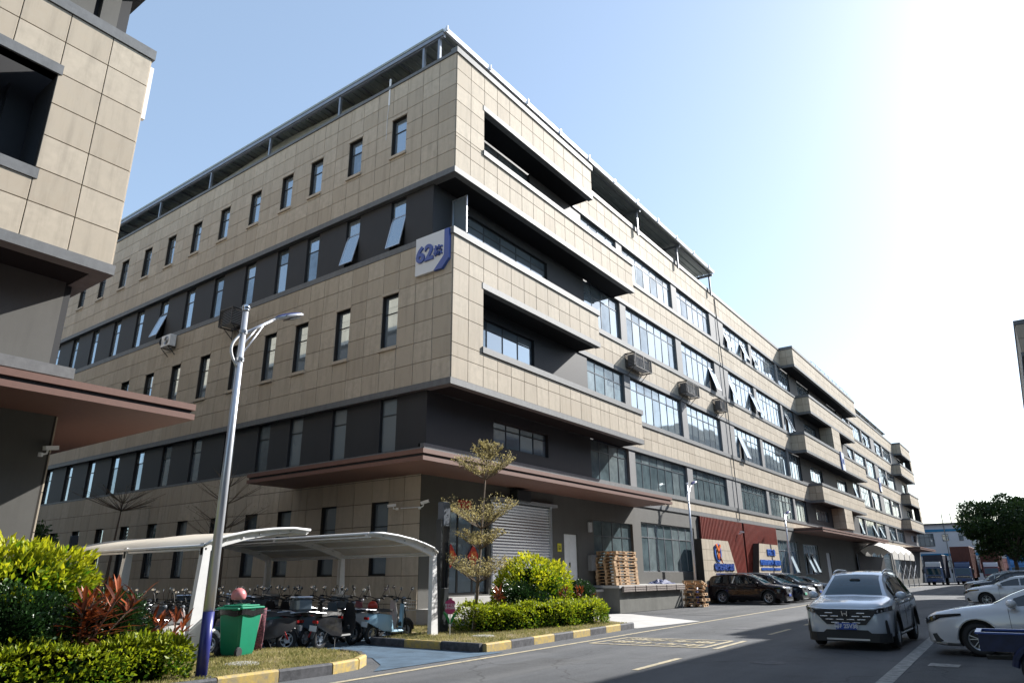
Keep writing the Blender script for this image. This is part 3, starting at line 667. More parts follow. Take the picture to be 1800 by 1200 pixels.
# number sign on the corner
NS = thing('number_sign', 'white and blue 62 building number sign on the tiled corner', 'sign', (-.1, 1, 13))
fs = lambda a, b, d: (d, a, b)
MB().prism([(1.82, 12.8), (1.82, 14.42), (.32, 14.42), (.32, 13.33), (.85, 12.8)], fs, -.16, -.03).obj('sign_plate', 'sign_white', NS)
MB().prism([(.85, 12.8), (.32, 13.33), (.32, 14.42), (.09, 14.42), (.09, 13.15), (.42, 12.8)], fs, -.165, -.03).obj('sign_edge', 'sign_blue', NS)
fl = lambda a, b: axes_mat((0, -1, 0), (0, 0, 1), (-1, 0, 0), (-.19, a, b))
text_mesh('digits', '62', .92, .03, 'sign_blue', fl(1.3, 13.6), NS, .03)
text_mesh('letters', '栋', .46, .03, 'sign_blue', fl(.6, 13.55), NS, .012)
for u_, z_ in ((66.6, 13.5), (98, 14.0)):
    q = thing('number_sign', 'small white and blue number sign on the middle balcony front' if u_ < 80 else 'small white and blue number sign on the far facade', 'sign', (u_, -.1 if u_ < 80 else 1.1, z_), 0, None)
    v_ = -.05 if u_ < 80 else VR-.05
    mb = MB(); mb.box(u_-.75, u_+.75, v_-.1, v_-.0, z_-1., z_+1.); mb.obj('sign_plate', 'sign_white', q)
    mb = MB(); mb.box(u_-.8, u_-.5, v_-.12, v_-.01, z_-1., z_+1.02); mb.obj('sign_edge', 'sign_blue', q)
    text_mesh('digits', '62', .8, .02, 'sign_blue', fx((u_+.1, v_-.12, z_)), q, .02)
# ------------------------------------------------------------ roof shelters
def roof_shelter(label, u0, u1, v0, v1, z, lip=True):
    T = thing('roof_shelter', label, 'roof shelter', (u0, v0, 22.5))
    # standing-seam sheet
    sh_ = MB(); ys = []
    y = v0
    pts = []
    while y < v1: pts += [(y, z+.02), (y+.30, z+.02), (y+.33, z+.07), (y+.37, z+.07), (y+.40, z+.02)]; y += .40
    vs = [(u0, a, b) for a, b in pts]+[(u1, a, b) for a, b in pts]; k = len(pts)
    sh_.add(vs, [(i, i+1, i+1+k, i+k) for i in range(k-1)]); vs2 = [(x, a, b-.015) for x, a, b in vs]; sh_.add(vs2, [(i+k, i+1+k, i+1, i) for i in range(k-1)])
    sh_.obj('roof_sheet', 'sheet_metal', T)
    eg = MB(); eg.box(u0-.05, u0+.02, v0, v1, z-.22, z-.04); eg.obj('edge_beam', 'steel', T)
    ef = MB(); ef.box(u0-.07, u0-.01, v0, v1, z-.02, z+.10); ef.obj('edge_flashing', 'sheet_metal', T)
    if lip:
        gt = MB(); gt.add([(u0, v0-.02, z+.14), (u1, v0-.02, z+.14), (u1, v0-.16, z+.14), (u0, v0-.16, z+.14), (u0, v0-.12, z-.06), (u1, v0-.12, z-.06), (u1, v0, z-.06), (u0, v0, z-.06)], [(2, 3, 4, 5), (4, 7, 6, 5), (0, 1, 6, 7), (0, 7, 4, 3), (1, 2, 5, 6)]); gt.obj('gutter', 'gutter', T)
        me = MB().box(-.03, .03, -.2, -.1, -.02, .24).mesh('gutter_bracket', 'gutter')
        u = u0+.05
        while u < u1: link('gutter_bracket', me, T, loc=(u, v0, z)); u += 3.1
    # purlins along u under the sheet, rafters along v
    me = MB().box(0, u1-u0, -.03, .03, -.10, 0).mesh('purlin', 'steel')
    y = v0+.25
    while y < v1: link('purlin', me, T, loc=(u0, y, z)); y += 1.35
    me = MB().box(-.06, .06, 0, v1-v0, -.28, -.10).mesh('rafter', 'steel')
    u = u0+.02; pm = MB().box(-.06, .06, -.06, .06, 22.45, z-.2).mesh('post', 'steel')
    i = 0
    while u < u1:
        link('rafter', me, T, loc=(u+.05, v0, z))
        for y in (v0+.28, v0+1.2)+tuple(v0+1.2+5.6*j for j in range(1, 7)):
            if y < v1 and (i == 0 or y < v0+3): link('post', pm, T, loc=(u+.05, y, 0))
        u += 6.4; i += 1
    # bolts standing up along the edge
    me = MB().tube([(0, 0, 0), (0, 0, .12)], .02, 6).mesh('edge_bolt', 'gutter'); y = v0+1.2
    while y < v1: link('edge_bolt', me, T, loc=(u0, y, z+.08)); y += 1.45 if int(y*10) % 2 else .6
    return T
roof_shelter('grey steel and sheet metal roof shelter over the near corner parapet', -.02, 32.2, .78, 40, 24.35)
roof_shelter('smaller sheet metal roof shelter on the far part of the roof', 82, 116, 1.6, 22, 24.3, False)
GH = thing('roof_hut', 'pale corrugated roof hut under the near roof shelter', 'hut', (1, 6, 22.5)); hb = MB(); hb.box(.8, 9, 6.0, 20, 22.5, 23.75); hb.obj('hut_wall', 'alu', GH)
mb = MB(); mb.prism([(3.6, 23.75), (13, 24.3), (22, 23.75)], lambda a, b, d: (d, a, b), .75, 9); mb.obj('hut_gable', 'sheet_metal', GH)
rl = thing('roof_railing', 'thin steel roof railing above the middle balcony', 'railing', (60, .2, 23)); mb = MB(); mb.tube([(60, .25, 23.75), (80, .25, 23.75)], .03, 6); mb.tube([(60, .25, 23.4), (80, .25, 23.4)], .02, 6); mb.obj('rail', 'steel', rl)
me = MB().tube([(0, 0, 23.05), (0, 0, 23.75)], .025, 6).mesh('post', 'steel')
for i in range(11): link('post', me, rl, loc=(60+2*i, .25, 0))
# ============================================================ plants
def leaf_mat(name, c1, c2, rough=.5, trans=.35):
    m = bpy.data.materials.new(name); m.use_nodes = True; MAT[name] = m
    n, l = m.node_tree.nodes, m.node_tree.links; b = n['Principled BSDF']; out = n['Material Output']
    at = n.new('ShaderNodeAttribute'); at.attribute_name = 'tint'
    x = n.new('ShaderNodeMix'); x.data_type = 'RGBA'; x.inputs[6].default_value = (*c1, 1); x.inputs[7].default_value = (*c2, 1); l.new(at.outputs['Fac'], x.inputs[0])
    l.new(x.outputs[2], b.inputs['Base Color']); b.inputs['Roughness'].default_value = rough; b.inputs['Specular IOR Level'].default_value = .4
    t = n.new('ShaderNodeBsdfTranslucent'); l.new(x.outputs[2], t.inputs[0])
    s = n.new('ShaderNodeMixShader'); s.inputs[0].default_value = trans; l.new(b.outputs[0], s.inputs[1]); l.new(t.outputs[0], s.inputs[2]); l.new(s.outputs[0], out.inputs[0])
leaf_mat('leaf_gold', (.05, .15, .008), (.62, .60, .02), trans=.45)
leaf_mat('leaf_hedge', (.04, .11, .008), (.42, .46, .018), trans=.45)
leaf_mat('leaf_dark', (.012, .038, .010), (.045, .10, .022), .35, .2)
leaf_mat('leaf_red', (.035, .012, .010), (.36, .085, .022), .4, .3)
leaf_mat('leaf_pale', (.20, .17, .06), (.52, .44, .20), .6, .4)
leaf_mat('leaf_tree', (.018, .045, .012), (.08, .14, .03), .45, .35)
leaf_mat('grass', (.13, .15, .03), (.52, .43, .20), .8, .35)
mat('bark', (.16, .12, .085), .9, var=.4, vscale=20, bump=.4, bscale=60)
mat('limewash', (.6, .58, .54), .85, var=.3, vscale=15, bump=.2)
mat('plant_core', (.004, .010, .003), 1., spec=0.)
def leaves_mesh(name, m, P, D, S, size, asp, tint, fold=.25):
    """arrays: base points, directions, side vectors"""
    k = len(P); sz = size[:, None]; nrm = np.cross(D, S)
    v = np.empty((k, 4, 3)); v[:, 0] = P; v[:, 2] = P+D*sz
    mid = P+D*sz*.45+nrm*sz*fold*.0
    v[:, 1] = mid-S*sz*asp/2+nrm*sz*fold*asp; v[:, 3] = mid+S*sz*asp/2+nrm*sz*fold*asp
    me = bpy.data.meshes.new(name); me.vertices.add(k*4); me.vertices.foreach_set('co', v.reshape(-1).astype(np.float32))
    base = np.arange(k)[:, None]*4; tri = np.concatenate([base+[0, 1, 2], base+[0, 2, 3]], 1).reshape(-1)
    me.loops.add(k*6); me.loops.foreach_set('vertex_index', tri.astype(np.int32))
    me.polygons.add(k*2); me.polygons.foreach_set('loop_start', np.arange(k*2, dtype=np.int32)*3); me.polygons.foreach_set('loop_total', np.full(k*2, 3, dtype=np.int32))
    at = me.attributes.new('tint', 'FLOAT', 'FACE'); at.data.foreach_set('value', np.repeat(np.clip(tint, 0, 1), 2).astype(np.float32))
    me.materials.append(MAT[m]); me.update(); me.validate(); return me
def unit(a): return a/np.maximum(np.linalg.norm(a, axis=1, keepdims=True), 1e-9)
def orient(N, spread):
    k = len(N); D = unit(N+rng.normal(0, spread, (k, 3))); S = unit(np.cross(D, rng.normal(0, 1, (k, 3)))); return D, S
def lumps(dirs, seed, amp=.12, f=3.2):
    r_ = np.random.default_rng(seed); out = np.zeros(len(dirs))
    for i in range(7):
        w = r_.normal(0, f, 3); out += np.sin(dirs@w+r_.uniform(0, 6.3))
    return 1+amp*out/2.6
def shrub(name, label, cat, c, r, n, m, size, asp=.45, top_tint=.5, group=None, seed=1, flat=.0):
    T = thing(name, label, cat, (c[0], c[1], .12), 0, group)
    d = unit(rng.normal(0, 1, (n, 3))); d = d[d[:, 2] > -.75]; k = len(d)
    rad = lumps(d, seed)*np.where(rng.random(k) < .75, rng.uniform(.88, 1.03, k), rng.uniform(.6, .9, k))
    r2 = np.random.default_rng(seed+50); gap = sum(np.sin(d@r2.normal(0, 7., 3)+r2.uniform(0, 6.3)) for _ in range(4)); keep = (gap > -1.5) | (rng.random(k) < .25); d, rad, gap = d[keep], rad[keep], gap[keep]; k = len(d); rad = rad+.035*gap*(rng.random(k) < .8)
    P = np.array(c)+d*np.array(r)*rad[:, None]; P[:, 2] = np.maximum(P[:, 2], .14)
    D, S = orient(d+[0, 0, .35], .55)
    tn = np.clip(.02+top_tint*(.55*d[:, 2]+.26)+.05*gap+.9*(rad-.93)+rng.normal(0, .26, k), 0, 1)  # leaf colour lighter toward the top, where new shoots are yellower
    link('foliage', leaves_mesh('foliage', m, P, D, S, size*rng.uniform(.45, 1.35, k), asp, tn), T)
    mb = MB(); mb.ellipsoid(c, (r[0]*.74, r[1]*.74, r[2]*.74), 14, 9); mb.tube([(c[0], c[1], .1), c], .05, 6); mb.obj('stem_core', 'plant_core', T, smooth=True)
    return T
def hedge(name, label, poly, z0, z1, n, m, size, group=None, seed=3):
    """poly: 4 plan corners; leaves on top and sides of a clipped box"""
    cx = sum(p[0] for p in poly)/len(poly); cy = sum(p[1] for p in poly)/len(poly)
    T = thing(name, label, 'hedge', (cx, cy, .12), 0, group)
    Q = np.array(poly); k = n; kt = int(n*.5)
    a, b = rng.random(kt), rng.random(kt)
    top = (Q[0]*((1-a)*(1-b))[:, None]+Q[1]*(a*(1-b))[:, None]+Q[2]*(a*b)[:, None]+Q[3]*((1-a)*b)[:, None])
    PT = np.c_[top, z1+.05*np.sin(top[:, 0]*4.1+1)+.05*np.sin(top[:, 1]*5.3)+rng.normal(0, .03, kt)]; NT = np.tile([0, 0, 1.], (kt, 1))
    ks = n-kt; L = np.array([np.linalg.norm(Q[(i+1) % 4]-Q[i]) for i in range(4)]); e = rng.choice(4, ks, p=L/L.sum()); f = rng.random(ks)
    A = Q[e]; B = Q[(e+1) % 4]; pt = A+(B-A)*f[:, None]; tg = unit(B-A); nn = np.c_[tg[:, 1], -tg[:, 0]]
    h = rng.random(ks)**.8; bul = .07*np.sin(pt[:, 0]*3.7+pt[:, 1]*2.9)+rng.normal(0, .035, ks)-.10*(h > .9)
    PS = np.c_[pt+nn*bul[:, None], z0+(z1-z0)*h]; NS_ = np.c_[nn, np.full(ks, .25)]
    P = np.r_[PT, PS]; N = np.r_[NT, NS_]; D, S = orient(unit(N)+[0, 0, .25], .6)
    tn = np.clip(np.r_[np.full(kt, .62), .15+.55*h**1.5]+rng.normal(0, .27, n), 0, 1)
    hi = rng.random(n) < .05; hi[kt:] = False; P[hi, 2] += rng.uniform(.02, .16, hi.sum())   # stray shoots
    lowm = rng.random(n) > np.clip(.45+.9*np.sin(P[:, 0]*5.1+P[:, 1]*3.3)*np.sin(P[:, 2]*9+P[:, 0]*2.1)+.5, .25, 1); P, D, S, tn = P[~lowm], D[~lowm], S[~lowm], tn[~lowm]; n = len(P)
    link('foliage', leaves_mesh('foliage', m, P, D, S, size*rng.uniform(.6, 1.3, n), .5, tn), T)
    s_ = MB(); g = .86
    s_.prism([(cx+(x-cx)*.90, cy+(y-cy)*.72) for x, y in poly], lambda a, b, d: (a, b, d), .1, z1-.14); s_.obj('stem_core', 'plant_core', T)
    return T
def cordyline(label, c, h, n, ln=.42, group='red ti plants', seed=0):
    T = thing('red_ti_plant', label, 'plant', (c[0], c[1], c[2]), 0, group); mb = MB()
    stems = max(1, n//22); st = MB()
    for s in range(stems):
        q = random.uniform(0, 6.28); top = Vector(c)+Vector((math.cos(q)*.16*s, math.sin(q)*.16*s, h*random.uniform(.6, .85)))
        st.tube([c, top], [.018, .012], 5)
        for i in range(n//stems):
            f = random.random(); p = Vector(c).lerp(top, .35+.65*f); az_ = random.uniform(0, 6.28); el = .25+1.1*f*random.uniform(.6, 1.1)
            d = Vector((math.cos(az_)*math.cos(el), math.sin(az_)*math.cos(el), math.sin(el))); L = ln*random.uniform(.7, 1.15); w = L*.14
            sd = d.cross(Vector((0, 0, 1))); sd = sd.normalized() if sd.length > .01 else Vector((1, 0, 0))
            t = min(1, max(0, random.gauss(.10+.55*f, .28))); pts = []
            for j, (a, ww) in enumerate(((0, .25), (.3, .9), (.65, 1.), (1., .03))):
                pp = p+d*L*a+Vector((0, 0, -L*.28*a*a)); pts += [pp-sd*w*ww/2, pp+Vector((0, 0, -w*.18*ww)), pp+sd*w*ww/2]
            mb.add(pts, [f_ for j in range(3) for f_ in ((j*3, j*3+1, j*3+4, j*3+3), (j*3+1, j*3+2, j*3+5, j*3+4))], 0, t)
    mb.obj('leaves', 'leaf_red', T, tint=True); st.obj('stem', 'bark', T); return T
# left bed
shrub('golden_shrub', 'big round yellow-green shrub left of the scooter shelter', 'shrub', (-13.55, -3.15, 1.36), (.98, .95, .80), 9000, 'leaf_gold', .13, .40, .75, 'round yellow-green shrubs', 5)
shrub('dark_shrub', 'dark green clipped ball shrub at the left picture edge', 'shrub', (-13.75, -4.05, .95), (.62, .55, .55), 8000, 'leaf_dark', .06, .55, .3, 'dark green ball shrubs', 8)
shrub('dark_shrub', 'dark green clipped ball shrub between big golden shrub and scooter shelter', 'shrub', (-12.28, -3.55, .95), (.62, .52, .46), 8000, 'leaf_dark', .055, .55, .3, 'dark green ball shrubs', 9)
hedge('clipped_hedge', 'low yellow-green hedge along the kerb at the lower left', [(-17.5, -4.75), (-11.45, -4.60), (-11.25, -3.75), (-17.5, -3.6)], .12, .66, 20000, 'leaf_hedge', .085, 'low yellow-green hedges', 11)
for lb, c, h, n, ln in (('tall red ti plant in front of the big golden shrub', (-12.98, -4.3, .45), 1.25, 150, .46), ('red ti plant peeking over the dark ball shrub left of the shelter', (-12.0, -2.7, .5), 1.15, 44, .36), ('orange-red ti plant beside the white shelter post at the hedge end', (-11.5, -3.75, .35), .95, 60, .38), ('small orange ti plant at the end of the left hedge by the lamp post', (-11.2, -3.7, .25), .85, 44, .34), ('low red ti plant at the left hedge between the ball shrubs', (-13.3, -4.3, .4), .6, 40, .3)):
    cordyline(lb, c, h, n, ln)
# right island
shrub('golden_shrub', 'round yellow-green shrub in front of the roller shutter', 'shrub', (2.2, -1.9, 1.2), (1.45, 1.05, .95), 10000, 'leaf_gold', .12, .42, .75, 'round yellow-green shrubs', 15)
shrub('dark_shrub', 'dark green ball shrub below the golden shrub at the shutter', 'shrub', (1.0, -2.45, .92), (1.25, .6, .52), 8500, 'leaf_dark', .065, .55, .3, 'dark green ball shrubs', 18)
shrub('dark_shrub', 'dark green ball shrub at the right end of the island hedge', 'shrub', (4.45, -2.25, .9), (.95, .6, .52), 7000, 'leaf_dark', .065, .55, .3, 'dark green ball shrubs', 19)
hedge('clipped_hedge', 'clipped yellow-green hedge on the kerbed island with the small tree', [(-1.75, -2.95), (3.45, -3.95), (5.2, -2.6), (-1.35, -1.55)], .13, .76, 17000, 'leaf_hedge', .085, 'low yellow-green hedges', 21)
for lb, c, h, n, ln in (('red ti plant left of the dark ball shrub by the roller shutter', (-.5, -2.55, .55), .85, 60, .36), ('orange-red ti plant in the middle of the island hedge', (2.2, -3.05, .55), .8, 60, .34), ('orange ti plant in front of the right ball shrub', (3.4, -2.95, .5), .85, 60, .34), ('orange ti plant at the right end of the island hedge by the dock', (4.75, -2.75, .4), .85, 50, .32)):
    cordyline(lb, c, h, n, ln)
# grass
def inside(poly, x, y):
    r_ = np.zeros(len(x), bool); j = len(poly)-1
    for i in range(len(poly)):
        xi, yi = poly[i]; xj, yj = poly[j]
        cc = ((yi > y) != (yj > y)) & (x < (xj-xi)*(y-yi)/(yj-yi+1e-12)+xi); r_ ^= cc; j = i
    return r_
def grass(name, label, poly, box, n, z=.13):
    x = rng.uniform(box[0], box[1], n); y = rng.uniform(box[2], box[3], n)
    dens = .55+.45*np.sin(x*2.3+.7*y)*np.sin(y*3.1-x)+.3*np.sin(x*7.7)*np.sin(y*6.1)
    ok = inside(poly, x, y) & (rng.random(n) < np.clip(dens+.35, .1, 1)); x, y, dens = x[ok], y[ok], dens[ok]; k = len(x)
    P = np.c_[x, y, np.full(k, z-.005)]; D = unit(np.c_[rng.normal(0, .55, (k, 2)), np.ones(k)]); S = unit(np.cross(D, rng.normal(0, 1, (k, 3))))
    tn = np.clip(.62-.35*dens+rng.normal(0, .25, k), 0, 1)
    o = link(name, leaves_mesh(name, 'grass', P, D, S, rng.uniform(.03, .085, k), .16, tn)); tag(o, label, 'grass', kind='stuff')
grass('grass', 'dry patchy grass on the lawn in front of the green bin', L1, (-15, -7, -5.1, -1.4), 60000)
grass('island_grass', 'dry grass on the kerbed island with the small tree', L2, (-4.6, 4, -5.1, 1.2), 60000)
# ---------------------------------------------------------------- trees
def tiered_tree(name, label, base, top, tiers, m, nleaf, white=1.0, leaf=.05, lean=0., r0=.06, seed=1, group=None):
    """terminalia: whorled tiers of branches spreading upward like bowls; tiers = (z apex, radius, rise)"""
    R_ = random.Random(seed); T = thing(name, label, 'tree', base, 0, group)
    b, t = Vector(base), Vector(top); ax = lambda z: b.lerp(t, (z-b.z)/(t.z-b.z))
    tr = MB(); zs = [b.z, b.z+(t.z-b.z)*.3, b.z+(t.z-b.z)*.6, t.z]; 
    tr.tube([ax(z)+Vector((R_.uniform(-.02, .02), R_.uniform(-.02, .02), 0)) for z in zs], [r0, r0*.8, r0*.5, .008], 9); tr.obj('trunk', 'bark', T, smooth=True)
    if white: MB().tube([ax(b.z), ax(b.z+.5), ax(b.z+white)], [r0*1.12, r0*1.04, r0*.99], 10).obj('painted_base', 'limewash', T, smooth=True)
    br = MB(); P, D = [], []
    for za, rad, rise, nb in tiers:
        c = ax(za)
        for i in range(nb):
            q = 6.283*i/nb+R_.uniform(-.25, .25); L = rad*R_.uniform(.65, 1.08); z1 = rise*R_.uniform(.8, 1.1)
            dirh = Vector((math.cos(q), math.sin(q), 0)); side = Vector((-dirh.y, dirh.x, 0))
            pts = [c+dirh*L*f+Vector((0, 0, z1*(f**1.15)))+side*R_.uniform(-.04, .04)*f for f in (0, .25, .5, .75, 1.)]
            br.tube(pts, [r0*.22, r0*.17, r0*.12, r0*.08, .003], 5)
            for j in range(nleaf):      # twigs fan out along each branch, leaves sit on the twigs' upper side
                f = R_.uniform(.22, 1.)**.8; i0 = min(3, int(f*4)); p = pts[i0].lerp(pts[i0+1], f*4-i0)
                o = side*R_.gauss(0, .16*rad*f)+Vector((0, 0, abs(R_.gauss(0, .07*rise+.01))))
                if j % 5 == 0: br.tube([p, p+o], .004, 3, caps=False)
                P.append(p+o); D.append((R_.gauss(0, .6), R_.gauss(0, .6), R_.uniform(.0, 1.)))
    br.obj('branches', 'bark', T)
    if P:
        P = np.array([tuple(p) for p in P]); D = unit(np.array(D)); S = unit(np.cross(D, rng.normal(0, 1, (len(P), 3))))
        link('crown', leaves_mesh('crown', m, P, D, S, leaf*rng.uniform(.5, 1.3, len(P)), .6, np.clip(rng.normal(.5, .28, len(P)), 0, 1)), T)
    return T
tiered_tree('tiered_tree', 'small tiered tree with pale variegated leaves and limewashed trunk on the island', (-1.38, -2.3, .13), (-.72, -2.3, 5.75), [(1.45, 1.3, .72, 14), (2.4, .85, .5, 11), (3.0, 1.3, .78, 16), (4.5, 1.15, .66, 15), (5.0, .55, .55, 8), (5.35, .3, .35, 5)], 'leaf_pale', 130, 1.05, .06, 0, .062, 4)
mat('dead_leaf', (.05, .045, .03), .8)
tiered_tree('tiered_tree', 'thin bare tiered tree with one bowl crown behind the shelter, further left', (-1.2, 20.8, 0), (-1.2, 20.1, 6.1), [(4.85, 2.6, .85, 34), (5.2, 1.6, .9, 16)], 'leaf_tree', 3, 0, .05, 0, .09, 6, 'bare tiered trees in the alley')
tiered_tree('tiered_tree', 'thin bare tiered tree with several tiers behind the shelter and lamp post', (-1.2, 11.0, 0), (-1.2, 11.2, 6.3), [(2.9, 2.2, 1.1, 18), (3.6, 1.9, 1.0, 16), (4.6, 1.9, .9, 18), (5.3, 1.0, .8, 10)], 'leaf_tree', 4, 0, .045, 0, .08, 9, 'bare tiered trees in the alley')
def crown_tree(name, label, base, h, cr, cz, n, m, leaf, seed=1, trunk_r=.22, group=None):
    R_ = random.Random(seed); T = thing(name, label, 'tree', base, 0, group); b = Vector(base); tr = MB()
    fork = b+Vector((.15, .1, h*.32)); tr.tube([b, b.lerp(fork, .5)+Vector((.05, .05, 0)), fork], [trunk_r, trunk_r*.8, trunk_r*.68], 9); ends = []
    for i in range(9):
        q = 6.28*i/9+R_.uniform(-.3, .3); e = b+Vector((math.cos(q)*cr[0]*R_.uniform(.4, .75), math.sin(q)*cr[1]*R_.uniform(.4, .75), h*R_.uniform(.5, .88)))
        mid = fork.lerp(e, .5)+Vector((0, 0, .5)); tr.tube([fork, mid, e], [trunk_r*.45, trunk_r*.28, .02], 6); ends.append(e)
    tr.obj('trunk', 'bark', T, smooth=True); P = []; tn = []
    cl_ = []
    for i in range(70):
        d = Vector((R_.gauss(0, 1), R_.gauss(0, 1), R_.gauss(0, 1))).normalized(); f = R_.uniform(.55, 1.)
        cl_.append((Vector((b.x+d.x*cr[0]*f, b.y+d.y*cr[1]*f, cz+d.z*cr[2]*f)), R_.uniform(.45, 1.05)*cr[0]*.26))
    w = rng.integers(0, 70, n); d = unit(rng.normal(0, 1, (n, 3))); rr = rng.uniform(.35, 1., n)**.6
    cc = np.array([tuple(c[0]) for c in cl_])[w]; rad = np.array([c[1] for c in cl_])[w]
    P = cc+d*(rad*rr)[:, None]*[1, 1, .75]; D, S = orient(d+[0, 0, .1], .8)
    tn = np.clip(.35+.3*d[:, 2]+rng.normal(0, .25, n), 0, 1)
    link('crown', leaves_mesh('crown', m, P, D, S, leaf*rng.uniform(.6, 1.3, n), .5, tn), T); return T
crown_tree('street_tree', 'dark green round-crowned street tree above the blue lorry at right', (62, -14.1, 0), 8.0, (4.6, 4.4, 2.9), 5.5, 24000, 'leaf_tree', .27, 3)
crown_tree('alley_tree', 'small dark leafy tree low behind the golden shrub in the alley', (-3.0, 27, 0), 4.6, (1.6, 1.6, 1.2), 3.4, 3000, 'leaf_tree', .2, 5, .1)
# ============================================================ vehicles
def car_paint(name, col, metal=.0, rough=.25):
    return mat(name, col, rough, metal=metal, spec=.5 if sum(col) > .3 else .12, coat=1. if sum(col) > .3 else .7)
car_paint('paint_silver_white', (.50, .55, .61), .2); car_paint('paint_white', (.62, .63, .65)); car_paint('paint_maroon', (.010, .003, .004))
car_paint('paint_navy', (.005, .010, .022)); car_paint('paint_black', (.012, .012, .014)); car_paint('paint_grey', (.20, .22, .24), .5); car_paint('paint_red', (.16, .012, .02), .2); car_paint('paint_champagne', (.30, .31, .30), .4)
mat('car_glass', (.010, .040, .058), .03, spec=.6, ior=1.5)
mat('car_glass_dark', (.006, .007, .008), .03, spec=1.)
mat('plastic', (.018, .019, .02), .55)
mat('lamp_lens', (.25, .27, .3), .08, spec=1., metal=.3)
mat('tail_red', (.3, .01, .01), .2)
mat('plate_blue', (.02, .07, .35), .4); mat('plate_green', (.15, .5, .35), .4)
WHEELS = {}
def wheel_meshes(R, w, style):
    key = (R, w, style)
    if key in WHEELS: return WHEELS[key]
    t = MB(); t.lathe([(R*.66, -w/2+.01), (R*.80, -w/2), (R*.95, -w/2+.02), (R, -w/2+.05), (R, w/2-.05), (R*.95, w/2-.02), (R*.80, w/2), (R*.66, w/2-.01), (R*.62, w/2-.05), (R*.62, -w/2+.05), (R*.66, -w/2+.01)], 36, axis=(0, 1, 0))
    r = MB(); y = w/2-.015
    r.lathe([(R*.67, y), (R*.60, y-.01), (R*.58, y-.06), (R*.58, -w/2)], 36, axis=(0, 1, 0)); r.lathe([(.001, y-.005), (R*.13, y-.005), (R*.15, y-.03)], 16, axis=(0, 1, 0))
    ns = 5
    for i in range(ns*2 if style else ns):
        q = 6.2832*i/(ns*2 if style else ns); dq = .09 if style else .20
        if style and i % 2: q -= 6.2832/(ns*2)*.35
        P = []
        for rr, ww in ((R*.10, dq*2.0), (R*.62, dq*(.75 if style else 1.))):
            for s in (-1, 1):
                a = q+s*ww*(.5 if rr > R*.3 else .9); P.append((rr*math.cos(a), rr*math.sin(a)))
        P = [P[0], P[2], P[3], P[1]]
        r.prism(P, lambda a, b, d: (a, d, b), y-.035, y-.008)
    b = MB(); b.lathe([(.001, y-.075), (R*.60, y-.075)], 24, axis=(0, 1, 0))
    WHEELS[key] = (t.mesh('tyre', 'rubber', True), r.mesh('rim', 'alu' if style != 2 else 'chrome'), b.mesh('brake_disc', 'black'))
    return WHEELS[key]
def add_wheel(T, x, y, R, w, style):
    tm, rm, bm = wheel_meshes(R, w, style)
    t = link('wheel', tm, T, True, (x, y, R)); t.rotation_euler = (0, 0, 0 if y > 0 else math.pi)
    link('rim', rm, t, True); link('brake_disc', bm, t, True); return t
